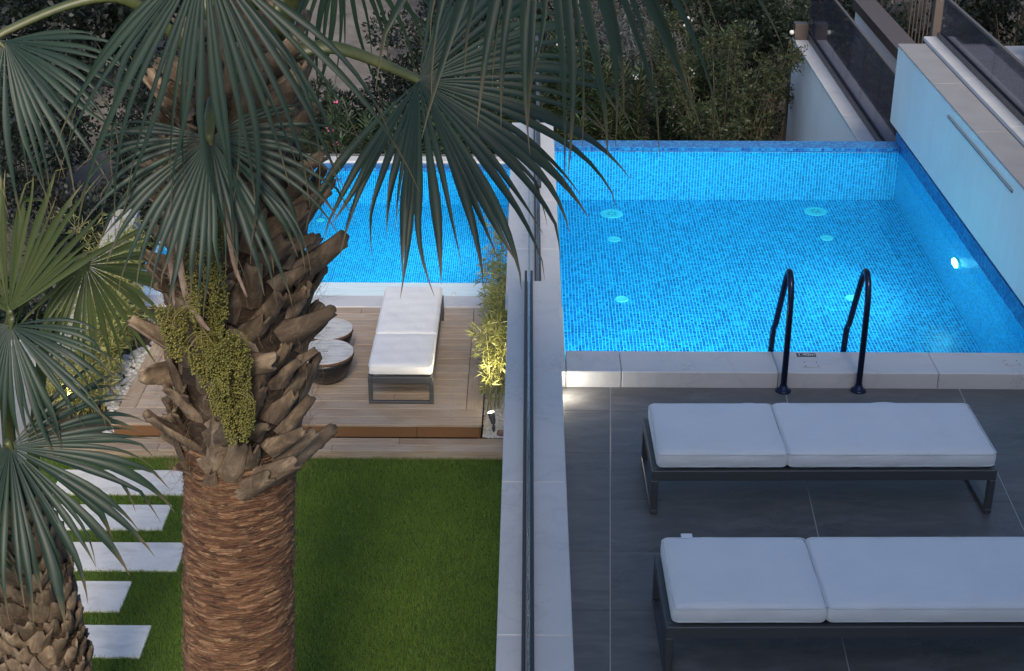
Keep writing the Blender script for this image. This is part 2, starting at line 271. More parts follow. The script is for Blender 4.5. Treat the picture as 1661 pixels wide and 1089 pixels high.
# white stone pool coping, a step above the terrace
cop = thing('pool_coping', 'pale marble pool edge step between dark terrace tiles and upper pool', 'coping', (0, 9.4, 0))
for a, b_ in ((.275, .66), (.66, 1.75), (1.75, 2.86), (2.86, 3.72)):
    o = bx('coping_slab', MARBLE, cop, a+.0015, b_-.0015, 9.262, PY0-.005, -.1, .12, b=.006); o.location.y = -9.4
def rimplate(px, py):
    t = thing('skimmer_lid', 'small square lid set in the pool edge ' + ('between the ladder rails' if px < 3 else 'close to the white side wall'), 'lid', (px, py, .12))
    bx('lid_plate', MARBLE, t, -.06, .06, -.045, .045, .0005, .004, b=.001)
    for sx in (-.042, .042):
        for sy in (-.03, .03): MB().lathe([(.005, 0), (.005, .002)], 8, (sx, sy, .004)).build('screw', METAL, t)
rimplate(1.995, 9.385); rimplate(3.41, 9.43)
mk = thing('depth_marker', 'black depth plate reading 1.40m on the pool edge', 'depth marker', (1.985, 9.535, .12))
bx('plate', PLATE, mk, -.068, .068, -.026, .026, .0005, .004, b=.001)
fc = bpy.data.curves.new('txt', 'FONT'); fc.body = '1.40m'; fc.size = .05; fc.align_x = 'CENTER'; fc.align_y = 'CENTER'; fc.extrude = .0005
fo = link('lettering', fc, PRINT, mk); fo.location = (0, 0, .005)
bpy.context.view_layer.update(); me = bpy.data.meshes.new_from_object(fo.evaluated_get(bpy.context.evaluated_depsgraph_get())); bpy.data.objects.remove(fo)
fo = link('lettering', me, None, mk); fo.location = (0, 0, .005)
# ladder rails
def rail(name, label, x, y):
    t = thing(name, label, 'pool handrail', (x, y, 0), 0, 'pool ladder handrails')
    P = bez([(0, 0, .0), (0, .0, .45), (.0, .02, .72), (0, .10, .835), (-.002, .19, .80), (-.01, .30, .56), (-.02, .37, .36), (-.03, .42, .18), (-.035, .43, -.6)], 10)
    MB().tube(P, .0215, 14, 1., (1, 0, 0)).build('rail_tube', BLUEMETAL, t, True)
    MB().lathe([(.055, .0), (.055, .008), (.045, .016), (.03, .024), (.024, .05)], 24).build('base_flange', BLUEMETAL, t, True)
rail('pool_handrail', 'dark blue tubular handrail beside the 1.40m plate, over the open pool', 1.782, 9.215)
rail('pool_handrail', 'dark blue tubular handrail standing on the white wall side of the 1.40m plate', 2.304, 9.225)
# pool fittings
def disc(x, y, z, r, label, group):
    t = thing('pool_floor_disc', label, 'pool fitting', (x, y, z), 0, group); MB().lathe([(r, .0), (r, .008), (r*.9, .014), (r*.62, .014), (r*.6, .011)], 36).build('rim', FITTING, t)
    if r > .08:
        for k in range(8):
            o = bx('slot', METAL, t, r*.2, r*.5, -.004, .004, .0115, .0135, b=.0005); o.rotation_euler.z = k*math.pi/4
for x, y in ((.838, 13.94), (2.872, 14.0)): disc(x, y, -1.36, .115, 'large round slotted drain on the upper pool floor', 'large drains of the upper pool')
for x, y in ((.831, 13.31), (2.868, 13.34), (.83, 12.0), (2.857, 12.02)): disc(x, y, -1.36, .062, 'small round inlet cap on the upper pool floor', 'inlet caps of the upper pool')
for x, y in ((-2.95, 19.9), (-.465, 19.94), (-.468, 18.33)): disc(x, y, -3.73, .062, 'small round inlet cap on the lower pool floor', 'inlet caps of the lower pool')
def pool_lamp(label, loc, d, e, spr=135):
    t = thing('pool_lamp', label, 'underwater lamp', loc); t.rotation_euler = Vector(d).to_track_quat('Z', 'Y').to_euler()
    MB().lathe([(.1, 0), (.1, .012), (.082, .02)], 28).build('bezel', FITTING, t); MB().lathe([(.078, .02), (.07, .032), (.035, .041), (.002, .043)], 28).build('lens', LENS_POOL, t, True)
    l = bpy.data.lights.new('underwater_light', 'AREA'); l.shape = 'DISK'; l.size = .14; l.energy = e; l.color = (.72, .97, 1.); l.spread = R(spr); o = bpy.data.objects.new('underwater_light', l); sc.collection.objects.link(o); o.parent = t; o.location = (0, 0, .06); o.rotation_euler = (math.pi, 0, 0)
POOLW = 18
pool_lamp('glowing round underwater lamp in the upper pool side wall below the white wall', (PX1-.001, 11.95, -.5), (-1, 0, 0), POOLW*.75)
pool_lamp('underwater lamp in the upper pool wall near the dividing wall', (.95, PY0+.001, -.5), (0, 1, 0), POOLW*1.5, 125)
pool_lamp('underwater lamp in the upper pool wall beneath the ladder', (2.3, PY0+.001, -.5), (0, 1, 0), POOLW*1.1, 125)
# ------------------------------------------------------------------ side wall on the right
rw = thing('side_wall', 'tall white rendered wall with marble ledge alongside the upper pool', 'wall', (3.85, 9, 0))
def off(o, p): o.location = tuple(-q for q in p); return o
O = (3.85, 9, 0)
off(bx('wall_body', STUCCO, rw, 3.723, 4.2, 2, 14.85, .19, .985, b=.012), O); off(bx('wall_base', STUCCO, rw, 3.83, 4.19, 2, 14.84, -3, .185), O)
for k in range(9):
    y1 = 14.86-1.45*k; off(bx('ledge_slab', LEDGE, rw, 3.715, 4.02, y1-1.448, y1, .987, 1.005, b=.005), O)
    off(bx('coping_slab', MARBLE, rw, 4.0, 4.21, y1-1.448, y1+(.12 if k == 0 else -.0), 1.007, 1.05, b=.006), O)
off(bx('slot_trim', CHANNEL, rw, 3.712, 3.7225, 10.85, 12.8, .870, .882, b=.002), O); off(bx('slot_lip', CONC, rw, 3.708, 3.7225, 10.85, 12.8, .883, .896, b=.002), O)
def balustrade(label, x, y0, y1, zb, h, npan, gl, rail=True, base=(.04, .09), mat=CHANNEL, group=None):
    t = thing('glass_balustrade', label, 'balustrade', (x, y0, zb), 0, group); L = y1-y0
    for s in (-1, 1): bx('channel_side', mat, t, *(sorted((s*.012, s*base[0]))), 0, L, 0, base[1], b=.004)
    for k in range(npan): bx('pane', gl, t, -.006, .006, k*L/npan+.004, (k+1)*L/npan-.004, .012, h, b=.001)
    if rail: bx('top_rail', mat, t, -.016, .016, 0, L, h-.004, h+.022, b=.003)
    return t
balustrade('smoked glass balustrade on the tall white wall beside the upper pool', 4.16, 4.0, 14.95, 1.051, .40, 6, GLASSD, True, (.035, .05), BRONZE)
# ------------------------------------------------------------------ far retaining wall past the pool edge
fwl = thing('retaining_wall', 'lower white retaining wall with marble top running on past the infinity edge', 'wall', (3.8, 17, -.4)); O = (3.8, 17, -.4)
off(bx('wall_body', STUCCO, fwl, 3.72, 4.02, 14.53, 20.7, -5, -.44, b=.006), O)
for k in range(5): off(bx('coping_slab', MARBLE, fwl, 3.70, 4.04, 14.54+k*1.236, 14.54+(k+1)*1.236-.002, -.437, -.40, b=.005), O)
off(bx('end_board', BRONZE, fwl, 3.69, 4.03, 20.702, 20.74, -5, -.42), O)
balustrade('smoked glass balustrade on the lower retaining wall in front of the shrubs', 3.93, 14.56, 20.72, -.399, .86, 7, GLASSD, True, (.045, .06), BRONZE)
ps = thing('post_lamp', 'stubby brown post with white lamp head at the retaining wall end', 'post', (3.79, 20.62, -.4))
bx('post', BRONZE, ps, -.09, .09, -.09, .09, .001, .22); MB().lathe([(.01, 0), (.03, .012), (.034, .04), (.022, .06), (.006, .065)], 20, (-.122, -.02, .06)).build('lamp_head', WHITE, ps, True)
bm = thing('capping_beam', 'brown capped low wall behind the smoked glass', 'wall', (4.75, 18, -.1)); bx('cap', BRONZE, bm, -.15, .15, -3.2, 3.2, 0, .14); bx('wall_body', STUCCO, bm, -.1, .1, -3.2, 3.19, -4, -.003)
gt = thing('stair_railing', 'thin dark metal stair railing behind the brown capped wall', 'railing', (5.3, 19.5, -.1))
bx('handrail', BRONZE, gt, -.02, .02, -1, 1.2, .86, .9)
for k in range(12): bx('baluster', BRONZE, gt, -.008, .008, -.95+k*.19, -.934+k*.19, -.6, .859)
pp = thing('fence_post', 'brown square post with pale cap joining the two glass balustrades', 'post', (4.22, 15.35, .3)); bx('post', BRONZE, pp, -.05, .05, -.05, .05, .16, 1.28); bx('footing', CONC, pp, -.14, .14, -.1, .1, -3, .158); bx('cap', WHITE, pp, -.055, .055, -.055, .055, 1.282, 1.30)
# neighbour's raised terrace behind the smoked glass
tag(bx('neighbour_terrace', CONC, None, 4.215, 12, 2, 15.0, -3, .95), kind='structure')
def chair(loc, rz):
    t = thing('garden_chair', 'slatted dark wood garden chair on the raised terrace', 'chair', loc, rz)
    for x in (-.25, .25):
        MB().tube([(x, -.25, 0), (x, .2, .62)], .02, 6).build('leg', TEAK, t); MB().tube([(x, .25, 0), (x, -.15, .6)], .02, 6).build('leg', TEAK, t); MB().tube([(x, .2, .62), (x, .34, 1.0)], .02, 6).build('back_post', TEAK, t)
    for k in range(6): bx('seat_slat', TEAK, t, -.25, .25, -.22+k*.07, -.165+k*.07, .43, .45)
    for k in range(5): bx('back_slat', TEAK, t, -.25, .25, .22+k*.025, .24+k*.025, .60+k*.075, .66+k*.075)
chair((5.15, 14.1, .951), 2.2)
tb = thing('garden_table', 'white topped garden table on the raised terrace beside the wooden chair', 'table', (5.25, 13.2, .951)); bx('table_top', WHITE, tb, -.4, .4, -.4, .4, .70, .73, b=.01)
for x in (-.35, .35):
    for y in (-.35, .35): bx('leg', TEAK, tb, x-.02, x+.02, y-.02, y+.02, 0, .699)
# ------------------------------------------------------------------ dividing wall between the two plots
dv = thing('divider_wall', 'long marble topped dividing wall between lawn and dark terrace', 'wall', (.02, 6, 0)); O = (.02, 6, 0); WY = 10.35
off(bx('wall_body', STUCCO, dv, -.10, .20, 2, WY-.02, -3, .30, b=.004), O)
ys = [WY, 8.87, 7.42, 5.97, 4.5, 3.0, 2]
for a, b_ in zip(ys[:-1], ys[1:]):
    off(bx('coping_slab', MARBLE, dv, -.140, .232, b_+.0015, a, .302, .335, b=.005), O)
balustrade('frameless glass panel in dark channel along the marble dividing wall', .012, 2, WY+.12, .336, .95, 6, GLASS, False, (.031, .035))
d2 = thing('pool_divider', 'lower marble capped strip between the two pools', 'wall', (.02, 15, 0)); O = (.02, 15, 0)
off(bx('wall_body', STUCCO, d2, -.145, .168, WY-.02, 14.99, -5, .085), O)
off(bx('coping_slab', MARBLE, d2, .202, .272, 9.262, WY, -.3, .12, b=.003), O)
for k in range(4): off(bx('coping_slab', MARBLE, d2, -.165, .265, WY+.002+k*1.166, WY+(k+1)*1.166, .087, .12, b=.004), O)
balustrade('clear glass screen in dark channel on the strip between the two pools', 0.085, WY+.02, 14.95, .121, .95, 4, GLASS, True, (.026, .04))
wl = thing('step_light', 'recessed light low in the dividing wall washing the pool edge step', 'wall light', (.206, 9.10, .09)); wl.rotation_euler = (0, R(90), 0)
MB().box(-.03, .03, -.06, .06, -.004, .004, .001).build('frame', METAL, wl); MB().box(-.02, .02, -.05, .05, .0045, .0075, .001).build('lens', LENS_WARM, wl)
l = bpy.data.lights.new('step_glow', 'AREA'); l.size = .1; l.energy = 1.5; l.color = (1, .93, .8); o = bpy.data.objects.new('step_glow', l); sc.collection.objects.link(o); o.parent = wl; o.location = (0, 0, .015); o.rotation_euler = (math.pi, 0, 0)
# ------------------------------------------------------------------ unseen house mass behind the viewer, added and sized to shade the terrace
hs = thing('shade_house', 'unseen white house mass added to shade the dark tiled terrace', 'house', (5, -2, 0)); O = (5, -2, 0)
off(bx('wall', STUCCO, hs, .5, 9, -6, -1.2, -3, 9.0), O); off(bx('roof', CONC, hs, .35, 9.1, -6.1, -1.0, 9.003, 9.25), O)
for x in (2.2, 5.6):
    for z in (.1, 3.4):
        q = off(bx('window', CHANNEL, hs, x, x+2.4, -1.199, -1.15, z, z+2.3), O); bx('pane', GLASSD, q, x+.08, x+2.32, -1.149, -1.14, z+.08, z+2.22)
tag(bx('house_terrace', CONC, None, .2, 4.2, -1.19, 1.998, -.3, -.004), kind='structure')
# ------------------------------------------------------------------ loungers
def cushion(x0, x1, y0, y1, z0, z1, seed, r=.03):
    n = 14; nx = max(6, int((x1-x0)/.045)); ny = max(6, int((y1-y0)/.045)); nz = 6; V = []; F = []; idx = {}
    lin = lambda a, b, m: np.concatenate([[a], a+r*np.array([.25, .6, 1.]), np.linspace(a+r, b-r, m)[1:-1], b-r*np.array([1., .6, .25]), [b]])
    X, Y, Z = lin(x0, x1, nx), lin(y0, y1, ny), lin(z0, z1, 3); rs = np.random.default_rng(seed); ph = rs.uniform(0, 6, 6)
    def pt(i, j, k):
        if (i, j, k) in idx: return idx[i, j, k]
        p = np.array([X[i], Y[j], Z[k]]); q = np.clip(p, [x0+r, y0+r, z0+r], [x1-r, y1-r, z1-r]); d = p-q; L = np.linalg.norm(d)
        if L > 0: p = q+d/L*r*(L > 1e-9)
        u, v = (p[0]-x0)/(x1-x0), (p[1]-y0)/(y1-y0); t = (p[2]-z0)/(z1-z0); e = (max(0, 1-(2*u-1)**6))*(max(0, 1-(2*v-1)**6))
        wv = .004*math.sin(p[0]*9+ph[0])*math.sin(p[1]*8+ph[1])+.0025*math.sin(p[0]*31+ph[2]+3*p[1])+.002*math.sin(p[0]*19-p[1]*23+ph[3])
        p[2] += (t > .5)*(e*.012+wv); edge = .004*math.sin(p[0]*14+ph[4])+.003*math.sin(p[0]*37+ph[5])
        if v < .03: p[1] -= (.006+edge)*math.sin(math.pi*min(1, max(0, t)))
        if v > .97: p[1] += (.006+edge)*math.sin(math.pi*min(1, max(0, t)))
        if u < .02: p[0] -= .008*math.sin(math.pi*t)
        if u > .98: p[0] += .008*math.sin(math.pi*t)
        idx[i, j, k] = len(V); V.append(p); return idx[i, j, k]
    I, J, K = len(X)-1, len(Y)-1, len(Z)-1
    for i in range(I):
        for j in range(J): F += [(pt(i, j, K), pt(i+1, j, K), pt(i+1, j+1, K), pt(i, j+1, K)), (pt(i, j, 0), pt(i, j+1, 0), pt(i+1, j+1, 0), pt(i+1, j, 0))]
        for k in range(K): F += [(pt(i, 0, k), pt(i+1, 0, k), pt(i+1, 0, k+1), pt(i, 0, k+1)), (pt(i, J, k), pt(i, J, k+1), pt(i+1, J, k+1), pt(i+1, J, k))]
    for j in range(J):
        for k in range(K): F += [(pt(0, j, k), pt(0, j, k+1), pt(0, j+1, k+1), pt(0, j+1, k)), (pt(I, j, k), pt(I, j+1, k), pt(I, j+1, k+1), pt(I, j, k+1))]
    me = mesh(V, F, True); return me
def piping(x0, x1, y0, y1, z, r=.03):
    P = []
    for cx, cy, a0 in ((x1-r, y1-r, 0), (x0+r, y1-r, 90), (x0+r, y0+r, 180), (x1-r, y0+r, 270)):
        for a in (0, 30, 60, 90): P.append((cx+(r+.003)*math.cos(R(a0+a)), cy+(r+.003)*math.sin(R(a0+a)), z+.0015*math.sin(len(P)*2.)))
    return MB().tube(P+[P[0]], .0035, 5)
def lounger(label, loc, rz, flip=False, tagged=False, seed=1):
    t = thing('sun_lounger', label, 'sun lounger', loc, rz); L, W = 2.04, .655; T = .04
    fr = MB().box(0, L, 0, T, .232, .30).box(0, L, W-T, W, .232, .30).box(0, T, T, W-T, .232, .30).box(L-T, L, T, W-T, .232, .30).build('frame', METAL, t)
    for k in range(1, 10): bx('slat', METAL, t, k*L/10-.03, k*L/10+.03, T-.002, W-T+.002, .268, .284)
    for x in (0, L-T):
        for y in (0, W-T): bx('leg', METAL, t, x, x+T, y, y+T, .03, .231)
        bx('foot_bar', METAL, t, x, x+T, 0, W, 0, .029)
    s = .80
    for a, b_ in ((.035, s-.004), (s+.004, L-.015)):
        c = link('cushion', cushion(a, b_, .015, W-.01, .303, .415, seed+int(a*10)), FABRIC, t)
        for z in (.325, .402): piping(a, b_, .015, W-.01, z).build('piping', FABRIC, c, True)
    if tagged:
        o = bx('care_label', WHITE, t, .14, .20, W-.012, W+.030, .404, .408, b=.001); 
    return t
lounger('white cushioned sun lounger on dark tiles, the one right beside the pool ladder', (.742, 7.605, .001), R(.9), seed=3)
lounger('white cushioned sun lounger on dark tiles with small fabric tag, farther from the pool', (.70, 6.085, .001), R(.9), tagged=True, seed=9)
lo = lounger('white cushioned sun lounger standing on the wooden deck by the lower pool', (-.937, 13.30, -2.299), R(90), seed=14)
# ------------------------------------------------------------------ lower garden: deck, step, lawn, pavers
LZ = -2.55
dk = thing('wooden_deck', 'weathered wooden deck platform beside the lower pool', 'deck', (-2.25, 12.9, -2.45)); O = (-2.25, 12.9, -2.45)
DX0, DX1, DY0, DY1, DZ = -4.10, -.44, 12.87, 15.66, -2.30
def plank(x0, x1, y0, y1, z1, par, o, th=.028, along='x'):
    L = (x1-x0) if along == 'x' else (y1-y0); W = (y1-y0) if along == 'x' else (x1-x0)
    q = MB().box(-L/2, L/2, -W/2, W/2, -th, 0, .003).build('plank', WOOD, par); q.location = ((x0+x1)/2-o[0], (y0+y1)/2-o[1], z1-o[2]+random.uniform(-.001, .001)); q.rotation_euler.z = R(90) if along == 'y' else 0
    return q
n = 17; pw = (DY1-DY0)/n
for i in range(n):
    y0 = DY0+i*pw+.004; y1 = DY0+(i+1)*pw-.004
    if i < 2: segs = [DX0, (-2.9, -2.2)[i], DX1]
    else: segs = [DX0+.168, (-3.1, -1.9, -2.6, -1.35, -2.2)[i % 5], DX1-.168]
    for a, b_ in zip(segs[:-1], segs[1:]): plank(a+.0015, b_-.0015, y0, y1, DZ, dk, O)
for a in (DX0, DX1-.165):
    for y0, y1 in ((DY0+2*pw, 14.4), (14.4, DY1)): plank(a, a+.165, y0+.002, y1-.002, DZ, dk, O, along='y')
m = MB()
for i in range(n):
    for x in (-3.8, -3.1, -2.55, -1.9, -1.3, -.75):
        for f_ in (.22, .78): m.lathe([(.004, 0), (.004, .0016)], 6, (x+random.uniform(-.01, .01), DY0+(i+f_)*pw, DZ+.0005))
q = off(m.build('screws', METAL, dk), O); q['kind'] = 'stuff'
off(bx('substructure', SOIL, dk, DX0+.05, DX1-.05, DY0+.05, DY1-.02, -2.56, -2.335), O)
for a, b_ in ((DX0+.02, -2.9), (-2.9, -1.08), (-1.08, DX1-.02)): off(bx('fascia_board', FASCIA, dk, a+.0015, b_-.0015, DY0+.012, DY0+.035, -2.449, -2.33), O)
off(bx('fascia_board', FASCIA, dk, DX1-.035, DX1-.012, DY0+.04, DY1-.02, -2.5, -2.331), O); off(bx('fascia_board', FASCIA, dk, DX0+.012, DX0+.035, DY0+.04, DY1-.02, -2.5, -2.331), O)
st = thing('deck_step', 'long low plank step between the deck and the lawn', 'step', (-2.3, 12.7, LZ)); O = (-2.3, 12.7, LZ)
for i, cuts in enumerate(((-4.72, -3.6, -1.9, -.185), (-4.72, -2.7, -1.25, -.185))):
    for a, b_ in zip(cuts[:-1], cuts[1:]): plank(a+.0015, b_-.0015, 12.62+i*.127, 12.742+i*.127, -2.45, st, O)
off(bx('riser_board', WOOD, st, -4.7, -.19, 12.63, 12.65, LZ-.02, -2.479), O)
lawn = tag(bx('lawn_ground', LAWN, None, -5.4, -.14, 4.0, 12.625, -3, LZ, b=.001), kind='structure')
pav = [(-4.45, -3.02, 11.92, 12.36), (-4.45, -3.27, 11.32, 11.735), (-4.25, -3.0, 10.68, 11.11), (-4.35, -3.345, 10.09, 10.515), (-4.2, -3.035, 9.485, 9.9), (-4.3, -3.3, 8.9, 9.3)]
plab = ['beside the plank step', 'second from the plank step', 'third from the plank step, reaching close to the palm trunk', 'fourth from the plank step, short in view', 'fifth from the plank step', 'sixth from the plank step']
for q, pl in zip(pav, plab):
    o = MB().box(-(q[1]-q[0])/2, (q[1]-q[0])/2, -(q[3]-q[2])/2, (q[3]-q[2])/2, -.03, .03, .004).build('paving_slab', PAVER); o.location = ((q[0]+q[1])/2, (q[2]+q[3])/2, LZ-.008)
    tag(o, 'rectangular white stone slab in the lawn, '+pl, 'paving slab', 'stepping slabs in the lawn')
N = 230000; gx = rng.uniform(-5.2, -.17, N); gy = rng.uniform(8.7, 12.62, N); ok = np.ones(N, bool)
for q in pav: ok &= ~((gx > q[0]+.004) & (gx < q[1]-.004) & (gy > q[2]+.003) & (gy < q[3]-.003))
gx, gy = gx[ok], gy[ok]; N = len(gx); patch = .5+.5*np.sin(gx*3.1+1.7*np.sin(gy*2.3))*np.sin(gy*2.7+1.3*np.sin(gx*1.9)); hh = rng.uniform(.022, .05, N)*(.85+.3*patch); an = rng.uniform(0, 6.283, N); le = rng.normal(0, .018, (N, 2)); wd = rng.uniform(.0018, .0034, N)
b0 = np.stack([gx, gy, np.full(N, LZ)], 1); sx = np.stack([np.cos(an)*wd, np.sin(an)*wd, 0*wd], 1); tip = b0+np.stack([le[:, 0], le[:, 1], hh], 1)
V = np.stack([b0-sx, b0+sx, tip], 1).reshape(-1, 3); tag(link('lawn_grass', mesh(V, np.arange(3*N).reshape(-1, 3), False, {'rnd': np.repeat(np.clip(rng.beta(2, 3, N)*.8+.35*patch-.1+.12*np.sin(gx*9+gy*4)*np.sin(gy*11-gx*3), 0, 1), 3)}), GRASS), 'dense short green lawn grass around the white slabs', 'grass', kind='stuff')
# lower pool
lp = tag(link('lower_pool_basin', None), kind='structure'); LX0, LX1, LY0, LY1 = -4.6, -.175, 16.0, 20.5
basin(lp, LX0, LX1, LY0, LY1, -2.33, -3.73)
tag(link('lower_pool_water', mesh([(LX0, LY0-.02, -2.33), (LX1, LY0-.02, -2.33), (LX1, LY1, -2.33), (LX0, LY1, -2.33)], [(0, 1, 2, 3)]), WATER), kind='structure')
lc = thing('pool_coping', 'pale marble edging between the wooden deck and the lower pool', 'coping', (-2.4, 15.8, -2.3)); O = (-2.4, 15.8, -2.3)
for k in range(4): off(bx('coping_slab', MARBLE, lc, -4.6+k*1.1, -4.6+(k+1)*1.1-.002, 15.675, 15.985, -2.5, -2.292, b=.005), O)
off(bx('dark_strip', METAL, lc, -4.6, -.2, 15.662, 15.674, -2.5, -2.31, b=.001), O)  # thin dark metal strip between deck and coping
sh = thing('pool_shelf', 'pale shallow entry shelf along the lower pool edge', 'pool step', (-2.4, 16.2, -2.4)); O = (-2.4, 16.2, -2.4)
off(bx('shelf_slab', STEEL, sh, -4.6, -.205, 15.99, 16.44, -2.52, -2.322, b=.006), O)
for x in (-.86, -.45): off(bx('bracket', WHITE, sh, x-.012, x+.012, 16.02, 16.12, -2.3215, -2.29), O)
le = thing('low_side_wall', 'low marble capped wall continuing the divider past the upper pool', 'wall', (0, 18, -2.3)); O = (0, 18, -2.3)
off(bx('wall_body', STUCCO, le, -.17, .3, 15.0, 20.59, -5, -2.24), O)
for k in range(4): off(bx('cap_slab', MARBLE, le, -.19, .32, 15.0+k*1.398, 15.0+(k+1)*1.398-.002, -2.238, -2.2, b=.004), O)
fe = thing('pool_edge_cap', 'marble cap on the far edge of the lower pool', 'coping', (-2.4, 20.8, -2.3)); O = (-2.4, 20.8, -2.3)
for k in range(4): off(bx('cap_slab', MARBLE, fe, -4.6+k*1.1, -4.6+(k+1)*1.1-.002, 20.725, 20.95, -2.5, -2.25, b=.005), O)
off(bx('edge_trim', METAL, fe, -4.6, -.2, 20.951, 20.98, -2.6, -2.22, b=.003), O)
pool_lamp('underwater lamp in the lower pool wall under the deck edging', (-1.6, LY0+.44, -2.9), (0, 1, 0), POOLW)
pool_lamp('underwater lamp in the lower pool wall under the divider', (LX1-.001, 18.6, -2.85), (-1, 0, 0), POOLW*.7)
pool_lamp('underwater lamp in the lower pool wall behind the tall palm', (LX0+.001, 18.0, -2.85), (1, 0, 0), POOLW)
# tables
def table(label, loc, r):
    t = thing('side_table', label, 'side table', loc)
    MB().lathe([(r*.22, 0), (r*.42, .025), (r*.66, .09), (r*.84, .17), (r*.95, .26), (r*.96, .305)], 48).build('bowl_base', BLACK, t, True)
    MB().lathe([(r*.97, .307), (r, .312), (r, .33), (r*.985, .336)], 48).build('rim', TEAK, t); MB().lathe([(r*.98, .337), (r*.98, .342), (r*.97, .345)], 48).build('table_top', TABLETOP, t)
    bx('handle_slot', BLACK, t, -.03, .03, -.006, .006, .3455, .3475, b=.001)
table('round marble topped side table with black bowl base, lower of the pair on the deck', (-2.08, 13.80, -2.299), .30)
table('round marble topped side table with black bowl base, closer to the lower pool', (-2.12, 14.36, -2.299), .27)
# planting strips
tag(bx('planting_bed', SOIL, None, -4.85, DX0-.002, 12.88, 15.9, -2.7, -2.47, b=.001), kind='structure'); tag(bx('gravel_bed', SOIL, None, DX1+.002, -.185, 12.88, 15.9, -2.7, -2.46, b=.001), kind='structure')
ico = bpy.data.meshes.new('i'); import bmesh
b_ = bmesh.new(); bmesh.ops.create_icosphere(b_, subdivisions=1, radius=1); b_.to_mesh(ico); b_.free()
IV = np.array([v.co[:] for v in ico.vertices]); IF = np.array([p.vertices[:] for p in ico.polygons])
def stones(name, n, fx, fy, fz, smin, smax, mat, label, cat, mask=None):
    x, y = rng.uniform(*fx, n), rng.uniform(*fy, n)
    if mask is not None: k = mask(x, y); x, y = x[k], y[k]; n = len(x)
    s = rng.uniform(smin, smax, n); a = rng.uniform(0, 6.28, n); sq = np.stack([s*rng.uniform(.8, 1.3, n), s*rng.uniform(.7, 1, n), s*rng.uniform(.45, .7, n)], 1)
    V = IV[None]*sq[:, None]; c, sn = np.cos(a)[:, None], np.sin(a)[:, None]; V = np.stack([V[..., 0]*c-V[..., 1]*sn, V[..., 0]*sn+V[..., 1]*c, V[..., 2]], -1)+np.stack([x, y, fz+sq[:, 2]*rng.uniform(.3, 1.1, n)], 1)[:, None]
    F = IF[None]+(np.arange(n)*len(IV))[:, None, None]; return tag(link(name, mesh(V.reshape(-1, 3), F.reshape(-1, 3), True), mat), label, cat, kind='stuff')
stones('pebbles', 1100, (-4.6, DX0-.02), (12.9, 15.85), -2.47, .022, .05, PEBBLE, 'grey and white rounded pebbles along the deck edge', 'pebbles', lambda x, y: (x > -4.42+.25*np.sin(y*3)) & (rng.uniform(0, 1, len(x)) < .35+.8*np.clip((y-13.1)/.8, 0, 1)))
stones('gravel', 6000, (DX1+.01, -.19), (12.9, 15.85), -2.46, .008, .016, GRAVEL, 'white gravel strip between the deck and the dividing wall', 'gravel')
o = MB().add(IV*[.07, .05, .04], IF.tolist()).build('rock', ROCK); o.location = (-.235, 12.95, -2.43); tag(o, 'small brown rock in the white gravel beside the spike lamp', 'rock')
def spike(label, loc, lean, e):
    t = thing('spike_lamp', label, 'garden lamp', loc); MB().tube([(0, 0, -.1), (0, 0, .10)], .008, 8).build('spike', METAL, t); bx('bracket', METAL, t, -.016, .016, -.014, .014, .03, .085)
    h = MB().lathe([(.016, 0), (.022, .012), (.024, .03), (.034, .085), (.036, .12), (.031, .12), (.029, .105)], 24).build('lamp_head', METAL, t, True); h.location = (0, 0, .10); h.rotation_euler = lean
    g = MB().lathe([(.0305, .105), (.030, .123), (.02, .130), (.002, .133)], 20).build('lens', LENS_WARM, t, True); g.location = h.location; g.rotation_euler = lean
    l = bpy.data.lights.new('spike_light', 'SPOT'); l.energy = e; l.color = (1, .84, .58); l.spot_size = R(125); l.spot_blend = .7; l.shadow_soft_size = .03; o = bpy.data.objects.new('spike_light', l); sc.collection.objects.link(o); o.parent = h; o.location = (0, 0, .15); o.rotation_euler = (math.pi, 0, 0)
spike('lit garden spike lamp in white gravel beside the deck corner', (-.325, 13.0, -2.46), (R(-20), R(-14), 0), 75)
spike('garden spike lamp hidden in the bamboo by the white wall', (-4.62, 13.22, -2.47), (R(-24), 0, 0), 24)
# left white wall
MBl = MB(); pts = [(12.0, -1.15), (12.95, -1.43), (14.25, -2.30), (14.3, -2.6), (11.0, -2.9), (7.0, -2.9), (7.0, -1.0)]
V = [(-4.86, y, z) for y, z in pts]+[(-5.05, y, z) for y, z in pts]; n = len(pts); F = [tuple(range(n)), tuple(range(n, 2*n))[::-1]]+[(i, i+n, (i+1) % n+n, (i+1) % n) for i in range(n)]
o = MBl.add(V, F).build('garden_wall', STUCCO); tag(o, 'white sloping garden wall behind the fan palm leaves', 'wall')
kb = thing('stone_kerb', 'grey stone capped kerb running away behind the bamboo', 'kerb', (-5.2, 16.5, -2.5))
for k in range(4): q = bx('kerb_stone', CONC, kb, -.16, .16, -2.2+k*1.15, -2.2+(k+1)*1.15-.004, -.3, .18, b=.006)
kb.rotation_euler.z = R(5)
